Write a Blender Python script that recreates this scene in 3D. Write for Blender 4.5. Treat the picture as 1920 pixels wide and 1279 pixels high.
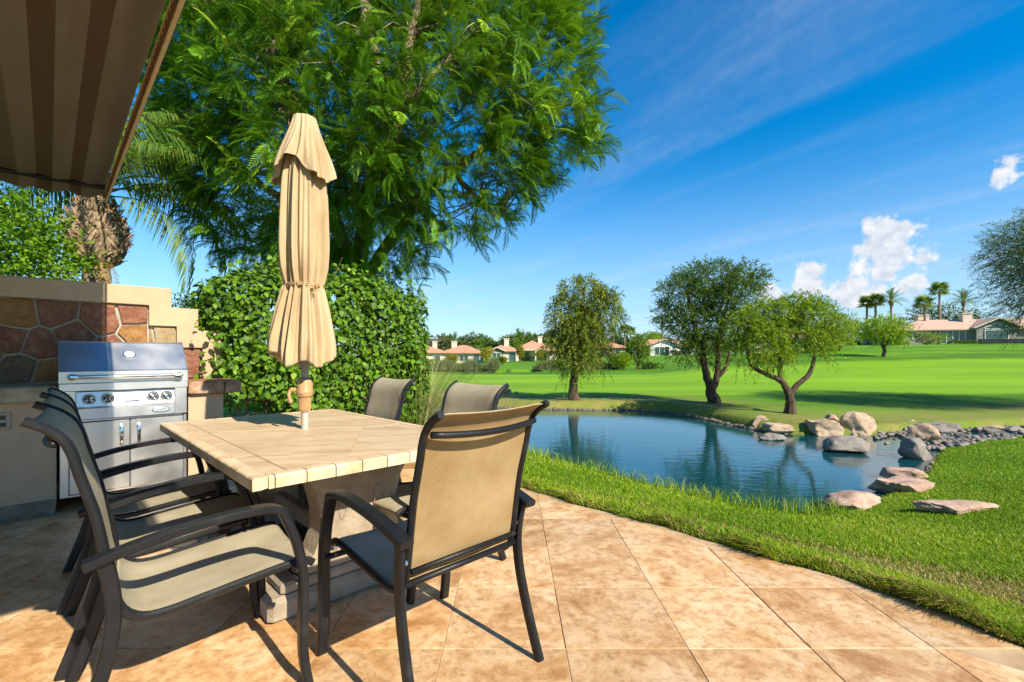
import bpy, math, random
import numpy as np
from mathutils import Vector, Matrix

# ------------------------------------------------------------------ camera, sky, sun, exposure
sc = bpy.context.scene
for o in list(bpy.data.objects): bpy.data.objects.remove(o)
C = sc.collection
F = 870.0; CX = 960.0; HY = 667.0; CAMH = 1.2          # photograph: focal length in px, centre, horizon row, eye height
cam = bpy.data.cameras.new('Camera'); camo = bpy.data.objects.new('Camera', cam); C.objects.link(camo)
camo.location = (0, 0, CAMH); camo.rotation_euler = (math.radians(90), 0, 0)
cam.sensor_width = 36; cam.lens = 36 * F / 1920; cam.shift_y = (HY - 639.5) / 1920
cam.clip_start = 0.05; cam.clip_end = 5000
sc.camera = camo
SUN_EL = math.radians(37.5)
SUN_H = (math.sqrt(.5), -math.sqrt(.5))                 # horizontal direction towards the sun
w = bpy.data.worlds.new('World'); sc.world = w; w.use_nodes = True
nt = w.node_tree; nt.nodes.clear()
def wn(t, **k):
    n = nt.nodes.new(t)
    for a, b in k.items(): setattr(n, a, b)
    return n
def wl(a, b): nt.links.new(a, b)
out = wn('ShaderNodeOutputWorld'); bg = wn('ShaderNodeBackground'); bg.inputs[1].default_value = 0.095
sky = wn('ShaderNodeTexSky'); sky.sky_type = 'NISHITA'; sky.sun_disc = False
sky.sun_elevation = SUN_EL; sky.sun_rotation = math.atan2(SUN_H[0], SUN_H[1]); sky.air_density = 1.0; sky.dust_density = 0.15; sky.ozone_density = 3.0
hs = wn('ShaderNodeHueSaturation'); hs.inputs['Saturation'].default_value = 1.32; hs.inputs['Value'].default_value = 1.0
tint = wn('ShaderNodeMixRGB'); tint.blend_type = 'MULTIPLY'; tint.inputs[0].default_value = 1; tint.inputs[2].default_value = (.82, 1.03, 1.12, 1)
wl(sky.outputs[0], tint.inputs[1]); wl(tint.outputs[0], hs.inputs['Color'])
tc = wn('ShaderNodeTexCoord'); nrm = wn('ShaderNodeVectorMath', operation='NORMALIZE'); wl(tc.outputs['Generated'], nrm.inputs[0])
def mth(op, a, b=None, clamp=False):
    n = wn('ShaderNodeMath', operation=op); n.use_clamp = clamp
    for i, x in enumerate((a, b)):
        if x is None: continue
        if isinstance(x, (int, float)): n.inputs[i].default_value = x
        else: wl(x, n.inputs[i])
    return n.outputs[0]
def pxdir(px, py):
    v = Vector(((px - CX) / F, 1, (HY - py) / F)); return v.normalized()
def blob(px, py, r):                                    # soft mask about a direction of the sky
    d = wn('ShaderNodeVectorMath', operation='DISTANCE'); wl(nrm.outputs[0], d.inputs[0]); d.inputs[1].default_value = pxdir(px, py)
    m = wn('ShaderNodeMapRange'); m.interpolation_type = 'SMOOTHSTEP'; wl(d.outputs['Value'], m.inputs[0])
    m.inputs[1].default_value = r; m.inputs[2].default_value = r * .15; m.inputs[3].default_value = 0; m.inputs[4].default_value = 1
    return m.outputs[0]
def noise(scale, detail, rough, vec):
    n = wn('ShaderNodeTexNoise'); n.inputs['Scale'].default_value = scale; n.inputs['Detail'].default_value = detail; n.inputs['Roughness'].default_value = rough
    wl(vec, n.inputs['Vector']); return n.outputs['Fac']
cum = None
for px, py, r in ((1680, 455, .080), (1625, 490, .06), (1515, 528, .055), (1740, 470, .045), (1715, 545, .04), (1905, 318, .05), (1445, 552, .045), (1600, 545, .06)):
    b = blob(px, py, r); cum = b if cum is None else mth('MAXIMUM', cum, b)
n1 = noise(15, 9, .58, nrm.outputs[0])
n1b = noise(46, 6, .6, nrm.outputs[0])
cumv = mth('ADD', mth('MULTIPLY', cum, .55), mth('ADD', mth('MULTIPLY', mth('SUBTRACT', n1, .5), 1.9), mth('MULTIPLY', mth('SUBTRACT', n1b, .5), .35)))
cm = wn('ShaderNodeMapRange'); cm.interpolation_type = 'SMOOTHSTEP'; wl(cumv, cm.inputs[0]); cm.inputs[1].default_value = .30; cm.inputs[2].default_value = .52
# thin streaks of high cloud lying on a flat layer
sp = wn('ShaderNodeSeparateXYZ'); wl(nrm.outputs[0], sp.inputs[0])
zz = mth('MAXIMUM', sp.outputs[2], .04)
cb = wn('ShaderNodeCombineXYZ'); wl(mth('DIVIDE', sp.outputs[0], zz), cb.inputs[0]); wl(mth('DIVIDE', sp.outputs[1], zz), cb.inputs[1])
mp0 = wn('ShaderNodeMapping'); wl(cb.outputs[0], mp0.inputs[0]); mp0.inputs['Rotation'].default_value = (0, 0, math.radians(61)); mp = wn('ShaderNodeMapping'); wl(mp0.outputs[0], mp.inputs[0]); mp.inputs['Scale'].default_value = (.32, 1.5, 1); mp.inputs['Location'].default_value = (.4, .35, 0)
n2 = noise(.62, 5, .55, mp.outputs[0])
wm = wn('ShaderNodeMapRange'); wm.interpolation_type = 'SMOOTHSTEP'; wl(n2, wm.inputs[0]); wm.inputs[1].default_value = .46; wm.inputs[2].default_value = .85; wm.inputs[4].default_value = .42
cg = wn('ShaderNodeMapRange'); cg.interpolation_type = 'SMOOTHSTEP'; wl(cum, cg.inputs[0]); cg.inputs[1].default_value = .03; cg.inputs[2].default_value = .3
cl = mth('MAXIMUM', mth('MULTIPLY', cm.outputs[0], cg.outputs[0]), wm.outputs[0], True)
mx = wn('ShaderNodeMixRGB'); wl(cl, mx.inputs[0]); hzf = wn('ShaderNodeMapRange'); hzf.interpolation_type = 'SMOOTHSTEP'; wl(sp.outputs[2], hzf.inputs[0]); hzf.inputs[1].default_value = -.05; hzf.inputs[2].default_value = .42; hzf.inputs[3].default_value = .72; hzf.inputs[4].default_value = 0
hz0 = wn('ShaderNodeMixRGB'); wl(hzf.outputs[0], hz0.inputs[0]); wl(hs.outputs[0], hz0.inputs[1]); hz0.inputs[2].default_value = (3.3, 4.25, 5.3, 1); wl(hz0.outputs[0], mx.inputs[1]); cr_ = wn('ShaderNodeMixRGB'); wl(mth('MULTIPLY', mth('SUBTRACT', n1b, .3), 2.2, True), cr_.inputs[0]); cr_.inputs[1].default_value = (3.3, 3.8, 4.6, 1); cr_.inputs[2].default_value = (6.0, 6.0, 6.0, 1); wl(cr_.outputs[0], mx.inputs[2])
wl(mx.outputs[0], bg.inputs[0]); wl(bg.outputs[0], out.inputs[0])
sl = bpy.data.lights.new('Sun', 'SUN'); sl.energy = 5.0; sl.angle = math.radians(.55); sl.color = (1.0, .90, .72)
so = bpy.data.objects.new('Sun', sl); C.objects.link(so); so.location = (8, -8, 12)
so.rotation_euler = Vector((-SUN_H[0] * math.cos(SUN_EL), -SUN_H[1] * math.cos(SUN_EL), -math.sin(SUN_EL))).to_track_quat('-Z', 'Y').to_euler()
sc.view_settings.view_transform = 'Standard'; sc.view_settings.look = 'None'; sc.view_settings.exposure = 0.92; sc.view_settings.gamma = 1
sc.view_settings.use_curve_mapping = False
sc.render.engine = 'CYCLES'
sc.cycles.max_bounces = 8; sc.cycles.transparent_max_bounces = 8; sc.cycles.sample_clamp_indirect = 6

# ------------------------------------------------------------------ helpers
R2 = math.sqrt(.5)
def UV(u, v, z=0): return ((u - v) * R2, (u + v) * R2, z)          # patio axes: u to the right and back, v to the left and back
def P(px, py, d): return ((px - CX) / F * d, d, CAMH - (py - HY) / F * d)
def onz(px, py, z): d = F * (CAMH - z) / (py - HY); return ((px - CX) / F * d, d)
def link(o, parent=None):
    C.objects.link(o)
    if parent: o.parent = parent
    return o
def tag(o, label=None, cat=None, group=None, kind=None):
    if label: o['label'] = label
    if cat: o['category'] = cat
    if group: o['group'] = group
    if kind: o['kind'] = kind
    return o
def empty(name, loc, rz=0, label=None, cat=None, group=None):
    o = bpy.data.objects.new(name, None); o.empty_display_size = .1; o.location = loc; o.rotation_euler = (0, 0, rz)
    link(o); return tag(o, label, cat, group)
def mesh_np(name, v, f, mat=None, smooth=False, attr=None):
    me = bpy.data.meshes.new(name); v = np.asarray(v, np.float32); f = np.asarray(f, np.int32); k = f.shape[1]
    me.vertices.add(len(v)); me.vertices.foreach_set('co', v.ravel())
    me.loops.add(f.size); me.loops.foreach_set('vertex_index', f.ravel())
    me.polygons.add(len(f)); me.polygons.foreach_set('loop_start', np.arange(0, f.size, k, dtype=np.int32)); me.polygons.foreach_set('loop_total', np.full(len(f), k, np.int32))
    if smooth: me.polygons.foreach_set('use_smooth', np.ones(len(f), bool))
    me.update(calc_edges=True)
    if attr:
        for an, av in attr.items():
            a = me.attributes.new(an, 'FLOAT', 'POINT'); a.data.foreach_set('value', np.asarray(av, np.float32))
    if mat: me.materials.append(mat)
    return me
def obj(name, me, parent=None): return link(bpy.data.objects.new(name, me), parent)
class MB:
    def __init__(s): s.v = []; s.f = []
    def add(s, vs, fs):
        n = len(s.v); s.v += [tuple(p) for p in vs]; s.f += [tuple(n + i for i in q) for q in fs]; return s
    def box(s, c, d, ch=0.0, rz=0.0):
        hx, hy, hz = d[0] / 2, d[1] / 2, d[2] / 2
        cr, sr = math.cos(rz), math.sin(rz)
        def T(x, y, z): return (c[0] + x * cr - y * sr, c[1] + x * sr + y * cr, c[2] + z)
        if ch <= 0:
            vs = [T(x, y, z) for z in (-hz, hz) for x, y in ((-hx, -hy), (hx, -hy), (hx, hy), (-hx, hy))]
            return s.add(vs, [(3, 2, 1, 0), (4, 5, 6, 7), (0, 1, 5, 4), (1, 2, 6, 5), (2, 3, 7, 6), (3, 0, 4, 7)])
        ch = min(ch, hx * .9, hy * .9, hz * .9); vs = []
        def ring(ix, iy, z):
            x, y = hx - ix, hy - iy; k = ch
            return [T(*p, z) for p in ((-x + k, -y), (x - k, -y), (x, -y + k), (x, y - k), (x - k, y), (-x + k, y), (-x, y - k), (-x, -y + k))]
        r = [ring(ch, ch, -hz), ring(0, 0, -hz + ch), ring(0, 0, hz - ch), ring(ch, ch, hz)]
        for q in r: vs += q
        fs = [tuple(range(7, -1, -1)), tuple(range(24, 32))]
        for a in range(3):
            for i in range(8): fs.append((a * 8 + i, a * 8 + (i + 1) % 8, a * 8 + 8 + (i + 1) % 8, a * 8 + 8 + i))
        return s.add(vs, fs)
    def sweep(s, path, sec, side, scale=None):           # section (a along side, b across) swept along a path; side is a fixed vector
        side = Vector(side).normalized(); n = len(path); m = len(sec); vs = []; fs = []
        pts = [Vector(p) for p in path]
        for i, p in enumerate(pts):
            t = (pts[min(i + 1, n - 1)] - pts[max(i - 1, 0)]).normalized()
            a = (side - t * side.dot(t)).normalized(); b = t.cross(a); k = scale[i] if scale else 1
            vs += [p + a * (x * k) + b * (y * k) for x, y in sec]
        for i in range(n - 1):
            for j in range(m): fs.append((i * m + j, i * m + (j + 1) % m, (i + 1) * m + (j + 1) % m, (i + 1) * m + j))
        fs.append(tuple(range(m - 1, -1, -1))); fs.append(tuple((n - 1) * m + j for j in range(m)))
        return s.add(vs, fs)
    def tube(s, path, r, n=8):
        pts = [Vector(p) for p in path]; t = pts[-1] - pts[0]
        side = Vector((0, 0, 1)).cross(t)
        if side.length < 1e-3 * max(t.length, 1e-6) or side.length == 0: side = Vector((1, 0, 0))
        rs = r if isinstance(r, (list, tuple)) else [r] * len(pts)
        return s.sweep(path, [(math.cos(2 * math.pi * k / n), math.sin(2 * math.pi * k / n)) for k in range(n)], side, rs)
    def lathe(s, prof, n=24, c=(0, 0, 0), axis='z'):
        vs = []; fs = []; m = len(prof)
        for r, z in prof:
            for k in range(n):
                a = 2 * math.pi * k / n; x, y = r * math.cos(a), r * math.sin(a)
                q = (x, y, z) if axis == 'z' else (x, -z, y)   # axis y: profile runs towards -y
                vs.append((c[0] + q[0], c[1] + q[1], c[2] + q[2]))
        for i in range(m - 1):
            for k in range(n): fs.append((i * n + k, i * n + (k + 1) % n, (i + 1) * n + (k + 1) % n, (i + 1) * n + k))
        fs.append(tuple(range(n - 1, -1, -1))); fs.append(tuple((m - 1) * n + k for k in range(n)))
        return s.add(vs, fs)
    def poly(s, pl, z0, z1, ch=0.0):                     # convex polygon in x,y, chamfered on top
        n = len(pl); top = inset(pl, ch) if ch else pl
        if len(top) != n: top = pl; ch = 0
        vs = [(x, y, z0) for x, y in pl] + [(x, y, z1 - ch) for x, y in pl] + ([(x, y, z1) for x, y in top] if ch else [])
        fs = [tuple(range(n - 1, -1, -1))]
        L = 2 if not ch else 3
        for a in range(L - 1):
            for i in range(n): fs.append((a * n + i, a * n + (i + 1) % n, (a + 1) * n + (i + 1) % n, (a + 1) * n + i))
        fs.append(tuple((L - 1) * n + i for i in range(n)))
        return s.add(vs, fs)
    def mesh(s, name, mat, smooth=False):
        me = bpy.data.meshes.new(name); me.from_pydata(s.v, [], s.f); me.update()
        if smooth: me.polygons.foreach_set('use_smooth', [True] * len(me.polygons)); 
        if mat: me.materials.append(mat)
        return me
    def build(s, name, mat, parent=None, smooth=False):
        me = s.mesh(name, mat, False)
        if smooth:
            me.polygons.foreach_set('use_smooth', [True] * len(me.polygons))
            try: me.set_sharp_from_angle(angle=math.radians(38))
            except Exception: pass
        return obj(name, me, parent)
def clip(pl, a, b, c):                                   # keep a*x + b*y <= c
    o = []; n = len(pl)
    for i in range(n):
        p, q = pl[i], pl[(i + 1) % n]; dp = a * p[0] + b * p[1] - c; dq = a * q[0] + b * q[1] - c
        if dp <= 0: o.append(p)
        if (dp < 0 < dq) or (dq < 0 < dp):
            t = dp / (dp - dq); o.append((p[0] + (q[0] - p[0]) * t, p[1] + (q[1] - p[1]) * t))
    r = []
    for p in o:
        if not r or math.dist(p, r[-1]) > 1e-4: r.append(p)
    if len(r) > 1 and math.dist(r[0], r[-1]) < 1e-4: r.pop()
    return r
def area(pl): return sum(pl[i][0] * pl[(i + 1) % len(pl)][1] - pl[(i + 1) % len(pl)][0] * pl[i][1] for i in range(len(pl))) / 2
def inset(pl, g):
    if area(pl) < 0: pl = pl[::-1]
    r = list(pl); n = len(pl)
    for i in range(n):
        p, q = pl[i], pl[(i + 1) % n]; L = math.dist(p, q)
        if L < 1e-6: continue
        a, b = (q[1] - p[1]) / L, -(q[0] - p[0]) / L
        r = clip(r, a, b, a * p[0] + b * p[1] - g)
        if len(r) < 3: return []
    return r
def rects(c, w, d): return [(c[0] - w / 2, c[1] - d / 2), (c[0] + w / 2, c[1] - d / 2), (c[0] + w / 2, c[1] + d / 2), (c[0] - w / 2, c[1] + d / 2)]
def oct_sec(a, b, k=.3):                                 # rounded rectangle section a x b
    c = min(a, b) * k; a /= 2; b /= 2
    return [(-a + c, -b), (a - c, -b), (a, -b + c), (a, b - c), (a - c, b), (-a + c, b), (-a, b - c), (-a, -b + c)]
# scattering of leaves: templates of triangles placed by numpy
def frames(d, n):
    d = d / np.linalg.norm(d, axis=1, keepdims=True); y = np.cross(n, d); L = np.linalg.norm(y, axis=1, keepdims=True)
    bad = (L[:, 0] < 1e-4); y[bad] = (1, 0, 0); L[bad] = 1; y = y / L; z = np.cross(d, y); return np.stack([d, y, z], 2)
def scatter(tv, tf, pos, Rm, s):
    N = len(pos); T = len(tv)
    v = np.einsum('nij,tj->nti', Rm, tv) * np.asarray(s).reshape(N, 1, -1) + pos[:, None, :]
    f = (np.arange(N) * T)[:, None, None] + tf[None]
    return v.reshape(-1, 3), f.reshape(-1, tf.shape[1])
def rep(a, T): return np.repeat(a, T)
LEAF_V = np.array([(0, 0, 0), (.3, .36, .07), (.68, .27, .05), (1, 0, -.08), (.68, -.27, .05), (.3, -.36, .07), (.5, 0, -.01)], float)
LEAF_F = np.array([(0, 6, 1), (1, 6, 2), (2, 6, 3), (3, 6, 4), (4, 6, 5), (5, 6, 0)])
THIN_V = np.array([(0, 0, 0), (.45, .5, .05), (1, 0, -.1), (.45, -.5, .05)], float)   # y scaled when used
THIN_F = np.array([(0, 2, 1), (0, 3, 2)])
# ------------------------------------------------------------------ materials
MATS = {}
def newmat(name):
    m = bpy.data.materials.new(name); m.use_nodes = True; n = m.node_tree; n.nodes.clear(); MATS[name] = m
    return m, n
def nd(n, t, ins=None, **k):
    x = n.nodes.new(t)
    for a, b in k.items(): setattr(x, a, b)
    for a, b in (ins or {}).items():
        if hasattr(b, 'is_output') or isinstance(b, bpy.types.NodeSocket): n.links.new(b, x.inputs[a])
        else: x.inputs[a].default_value = b
    return x
def col(c): return (c[0], c[1], c[2], 1)
def coords(n, kind, jitter):
    if kind == 'world': v = nd(n, 'ShaderNodeNewGeometry').outputs['Position']
    else: v = nd(n, 'ShaderNodeTexCoord').outputs['Object']
    if jitter:
        r = nd(n, 'ShaderNodeObjectInfo').outputs['Random']; m = nd(n, 'ShaderNodeMath', {0: r, 1: 73.0}, operation='MULTIPLY')
        v = nd(n, 'ShaderNodeVectorMath', {0: v, 1: m.outputs[0]}, operation='ADD').outputs[0]
    return v
def mat(name, stops, scale=4, rough=.6, bump=0, bscale=None, detail=6, nrough=.6, kind='object', jitter=False, metal=0, stretch=None, valvar=0, spec=.5, dist=0.0, mix2=None):
    m, n = newmat(name); v = coords(n, kind, jitter)
    if stretch: v = nd(n, 'ShaderNodeMapping', {0: v, 'Scale': stretch}).outputs[0]
    tx = nd(n, 'ShaderNodeTexNoise', {'Vector': v, 'Scale': scale, 'Detail': detail, 'Roughness': nrough, 'Distortion': dist})
    rp = nd(n, 'ShaderNodeValToRGB', {0: tx.outputs['Fac']}); e = rp.color_ramp.elements
    while len(e) < len(stops): e.new(.5)
    for i, (p, c) in enumerate(stops): e[i].position = p; e[i].color = col(c)
    c = rp.outputs[0]
    if mix2:                                              # second, finer mottling: (scale, lo, hi, colour, amount)
        t2 = nd(n, 'ShaderNodeTexNoise', {'Vector': v, 'Scale': mix2[0], 'Detail': 8, 'Roughness': .7})
        mr = nd(n, 'ShaderNodeMapRange', {0: t2.outputs['Fac'], 1: mix2[1], 2: mix2[2], 3: 0.0, 4: mix2[4]})
        c = nd(n, 'ShaderNodeMixRGB', {0: mr.outputs[0], 1: c, 2: col(mix2[3])}).outputs[0]
    if valvar:
        r = nd(n, 'ShaderNodeObjectInfo').outputs['Random']
        mr = nd(n, 'ShaderNodeMapRange', {0: r, 3: 1 - valvar, 4: 1 + valvar})
        c = nd(n, 'ShaderNodeHueSaturation', {'Value': mr.outputs[0], 'Color': c}).outputs[0]
    b = nd(n, 'ShaderNodeBsdfPrincipled', {'Base Color': c, 'Roughness': rough, 'Metallic': metal, 'Specular IOR Level': spec})
    if bump:
        t3 = nd(n, 'ShaderNodeTexNoise', {'Vector': v, 'Scale': bscale or scale * 6, 'Detail': 6, 'Roughness': .65})
        bp = nd(n, 'ShaderNodeBump', {'Height': t3.outputs['Fac'], 'Strength': bump, 'Distance': .02}); n.links.new(bp.outputs[0], b.inputs['Normal'])
    o = nd(n, 'ShaderNodeOutputMaterial', {0: b.outputs[0]})
    return m
def leafmat(name, c1, c2, c3=None, trans=.35, rough=.45):
    m, n = newmat(name)
    a = nd(n, 'ShaderNodeAttribute', attribute_name='tone'); r = nd(n, 'ShaderNodeObjectInfo').outputs['Random']
    t = nd(n, 'ShaderNodeMath', {0: a.outputs['Fac'], 1: nd(n, 'ShaderNodeMath', {0: r, 1: .25}, operation='MULTIPLY').outputs[0]}, operation='ADD')
    rp = nd(n, 'ShaderNodeValToRGB', {0: t.outputs[0]}); e = rp.color_ramp.elements
    e[0].color = col(c1); e[1].color = col(c2); e[1].position = .8
    if c3: x = e.new(.97); x.color = col(c3)
    b = nd(n, 'ShaderNodeBsdfPrincipled', {'Base Color': rp.outputs[0], 'Roughness': rough, 'Specular IOR Level': .22})
    tr = nd(n, 'ShaderNodeBsdfTranslucent', {'Color': nd(n, 'ShaderNodeMixRGB', {0: .35, 1: rp.outputs[0], 2: (.30, .42, .02, 1)}).outputs[0]})
    mx = nd(n, 'ShaderNodeMixShader', {0: trans, 1: b.outputs[0], 2: tr.outputs[0]})
    nd(n, 'ShaderNodeOutputMaterial', {0: mx.outputs[0]}); return m
# travertine, stucco, stones, metals, cloth
M_tile = mat('travertine_floor', [(.32, (.32, .155, .05)), (.43, (.48, .275, .12)), (.51, (.575, .375, .195)), (.66, (.65, .48, .30))], scale=3.4, rough=.5, bump=.12, bscale=40, detail=12, nrough=.72, kind='world', jitter=True, valvar=.13, dist=.5, mix2=(19, .46, .66, (.30, .14, .04), .75))
M_grout = mat('grout', [(.3, (.34, .22, .12)), (.7, (.50, .36, .22))], scale=8, rough=.9, kind='world')
M_table = mat('travertine_table', [(.3, (.40, .27, .15)), (.5, (.54, .395, .25)), (.7, (.62, .49, .345))], scale=3.0, rough=.45, bump=.08, bscale=40, detail=12, nrough=.7, kind='world', jitter=True, stretch=(1.0, 3.2, 1), valvar=.05, mix2=(14, .55, .75, (.40, .25, .12), .4))
M_edge = mat('travertine_edging', [(.3, (.50, .34, .19)), (.55, (.64, .48, .31)), (.75, (.70, .57, .42))], scale=9, rough=.5, bump=.25, bscale=60, kind='world', jitter=True, valvar=.07)
M_stucco = mat('tan_stucco', [(.3, (.46, .31, .19)), (.7, (.52, .36, .23))], scale=5, rough=.9, bump=.35, bscale=160)
M_mortar = mat('mortar', [(.3, (.28, .25, .20)), (.7, (.42, .38, .31))], scale=14, rough=.95, bump=.4, bscale=80)
M_flag = []
for i, (a, b, c) in enumerate((((.07, .022, .013), (.19, .065, .032), (.30, .15, .09)), ((.10, .045, .012), (.27, .12, .03), (.36, .22, .09)), ((.055, .032, .02), (.14, .08, .04), (.22, .15, .10)), ((.18, .11, .05), (.32, .23, .12), (.20, .22, .21)))):
    M_flag.append(mat('flagstone_%d' % i, [(.25, a), (.5, b), (.75, c)], scale=7, rough=.75, bump=1.0, bscale=22, detail=10, nrough=.72, kind='world', jitter=True, dist=1.2, mix2=(26, .52, .75, (.36, .27, .18), .5)))
M_slate = mat('slate_base_tile', [(.3, (.10, .075, .05)), (.7, (.24, .19, .13))], scale=8, rough=.7, bump=.4, kind='world', jitter=True)
M_counter = mat('counter_stone', [(.25, (.16, .10, .05)), (.5, (.34, .26, .15)), (.75, (.46, .38, .24))], scale=7, rough=.65, bump=.5, bscale=30, kind='world', jitter=True)
M_counter_r = mat('counter_stone_red', [(.25, (.14, .05, .025)), (.5, (.30, .14, .07)), (.75, (.46, .33, .22))], scale=9, rough=.65, bump=.5, bscale=30, kind='world', jitter=True)
def metal(name, c, rough, st):
    m, n = newmat(name); v = coords(n, 'object', True); v2 = nd(n, 'ShaderNodeMapping', {0: v, 'Scale': st}).outputs[0]
    t = nd(n, 'ShaderNodeTexNoise', {'Vector': v2, 'Scale': 30, 'Detail': 4}); t2 = nd(n, 'ShaderNodeTexNoise', {'Vector': v, 'Scale': 5, 'Detail': 5})
    r = nd(n, 'ShaderNodeMapRange', {0: t2.outputs['Fac'], 1: .3, 2: .75, 3: rough * .9, 4: rough * 1.25})
    cc = nd(n, 'ShaderNodeMixRGB', {0: t2.outputs['Fac'], 1: col([x * .92 for x in c]), 2: col(c)})
    bp = nd(n, 'ShaderNodeBump', {'Height': t.outputs['Fac'], 'Strength': .03, 'Distance': .002})
    b = nd(n, 'ShaderNodeBsdfPrincipled', {'Base Color': cc.outputs[0], 'Metallic': 1.0, 'Roughness': r.outputs[0], 'Normal': bp.outputs[0]})
    nd(n, 'ShaderNodeOutputMaterial', {0: b.outputs[0]}); return m
M_steel = metal('brushed_steel', (.66, .67, .68), .36, (1, 1, 40))
M_steelh = metal('brushed_steel_level', (.66, .67, .68), .40, (40, 1, 1))
M_chrome = metal('chrome', (.75, .75, .76), .12, (1, 1, 1))
M_dark = mat('dark_gap', [(.3, (.02, .018, .016)), (.7, (.035, .03, .028))], scale=5, rough=.6)
M_white = mat('white_dial', [(.4, (.75, .74, .70)), (.6, (.82, .81, .78))], scale=20, rough=.3)
M_frame = mat('charcoal_powder_coat', [(.3, (.006, .0065, .0075)), (.58, (.011, .012, .014)), (.82, (.035, .037, .040))], scale=9, rough=.40, spec=.28, bump=.12, bscale=220, jitter=True)
def sling_mat(nm, ca, cb_, cd):
    m, n = newmat(nm); v = coords(n, 'object', False)
    mp = nd(n, 'ShaderNodeMapping', {0: v, 'Rotation': (0, .7, 0)}).outputs[0]
    wv = nd(n, 'ShaderNodeTexWave', {'Vector': v, 'Scale': 55.0, 'Distortion': 1.2, 'Detail': 2.0, 'Detail Scale': 3.0}, wave_type='BANDS', bands_direction='DIAGONAL')
    w2 = nd(n, 'ShaderNodeTexWave', {'Vector': mp, 'Scale': 160.0, 'Distortion': .4}, wave_type='BANDS', bands_direction='X')
    ns = nd(n, 'ShaderNodeTexNoise', {'Vector': v, 'Scale': 5.0, 'Detail': 6, 'Roughness': .6})
    rp = nd(n, 'ShaderNodeValToRGB', {0: ns.outputs['Fac']}); e = rp.color_ramp.elements; e[0].position = .3; e[1].position = .72
    e[0].color = col(ca); e[1].color = col(cb_)
    f1 = nd(n, 'ShaderNodeMath', {0: wv.outputs['Fac'], 1: .28}, operation='MULTIPLY'); f2 = nd(n, 'ShaderNodeMath', {0: w2.outputs['Fac'], 1: .22}, operation='MULTIPLY')
    fs = nd(n, 'ShaderNodeMath', {0: f1.outputs[0], 1: f2.outputs[0]}, operation='ADD')
    cc = nd(n, 'ShaderNodeMixRGB', {0: fs.outputs[0], 1: rp.outputs[0], 2: col(cd)})
    bp = nd(n, 'ShaderNodeBump', {'Height': fs.outputs[0], 'Strength': .35, 'Distance': .003})
    b = nd(n, 'ShaderNodeBsdfPrincipled', {'Base Color': cc.outputs[0], 'Roughness': .8, 'Normal': bp.outputs[0], 'Specular IOR Level': .25})
    tr = nd(n, 'ShaderNodeBsdfTranslucent', {'Color': rp.outputs[0]})
    mx = nd(n, 'ShaderNodeMixShader', {0: .18, 1: b.outputs[0], 2: tr.outputs[0]}); nd(n, 'ShaderNodeOutputMaterial', {0: mx.outputs[0]}); return m
M_sling = sling_mat('woven_sling_front', (.40, .34, .22), (.60, .54, .40), (.20, .165, .10)); M_slingb = sling_mat('woven_sling_rear', (.33, .215, .095), (.50, .37, .195), (.15, .09, .035))
M_canvas = mat('tan_canvas', [(.3, (.33, .225, .12)), (.5, (.45, .335, .20)), (.75, (.53, .41, .265))], scale=5, rough=.95, spec=.1, bump=.3, bscale=260, stretch=(1, 1, .35), mix2=(4, .5, .75, (.27, .17, .08), .55))
M_pole = mat('grey_pole', [(.3, (.20, .18, .16)), (.7, (.30, .28, .25))], scale=10, rough=.45, bump=.1)
M_bronze = mat('tan_plastic', [(.3, (.34, .19, .085)), (.7, (.44, .26, .12))], scale=12, rough=.5)
M_rope = mat('tie_cord', [(.3, (.38, .24, .10)), (.7, (.48, .33, .16))], scale=50, rough=.9)
M_castone = mat('cast_stone', [(.3, (.22, .17, .12)), (.55, (.33, .27, .20)), (.75, (.42, .35, .27))], scale=6, rough=.85, bump=.4, bscale=60, mix2=(18, .55, .8, (.16, .12, .08), .4))
M_black = mat('black_vinyl', [(.3, (.012, .012, .014)), (.7, (.03, .03, .032))], scale=8, rough=.4, bump=.4, bscale=14)
M_bark = mat('bark_dark', [(.3, (.028, .018, .011)), (.55, (.075, .048, .030)), (.75, (.15, .105, .07))], scale=9, rough=.95, bump=1.0, bscale=18, stretch=(1, 1, .35))
M_barkl = mat('bark_tan', [(.3, (.16, .10, .06)), (.55, (.30, .21, .14)), (.78, (.40, .32, .24))], scale=7, rough=.9, bump=.8, bscale=20, stretch=(1, 1, .4))
M_palmbark = mat('palm_trunk', [(.3, (.16, .11, .07)), (.7, (.34, .26, .19))], scale=3, rough=.95, bump=.9, bscale=20, stretch=(1, 1, 4))
M_boot = mat('palm_boot_fibre', [(.3, (.10, .06, .03)), (.5, (.24, .16, .09)), (.72, (.46, .36, .24))], scale=9, rough=.95, bump=.6, bscale=60, jitter=True)
M_jac = leafmat('feathery_leaf', (.016, .065, .004), (.13, .31, .010), (.27, .43, .02), trans=.20, rough=.6)
M_hedge = leafmat('hedge_leaf', (.018, .060, .004), (.135, .265, .012), (.34, .40, .04), trans=.2, rough=.5)
M_bush = leafmat('bush_leaf', (.06, .16, .008), (.17, .32, .015), (.30, .42, .03), trans=.35)
M_willow = leafmat('willow_leaf', (.06, .12, .016), (.19, .26, .02), (.36, .38, .04), trans=.32)
M_mesq = leafmat('mesquite_leaf', (.035, .09, .012), (.11, .20, .016), (.22, .30, .02), trans=.3)
M_lime = leafmat('lime_leaf', (.10, .20, .008), (.27, .40, .012), (.38, .48, .03), trans=.36)
M_dkleaf = leafmat('dark_tree_leaf', (.018, .045, .012), (.05, .095, .018), (.10, .15, .03), trans=.25)
M_olive = leafmat('olive_tree_leaf', (.05, .07, .03), (.12, .14, .055), (.20, .21, .10), trans=.25)
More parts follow.
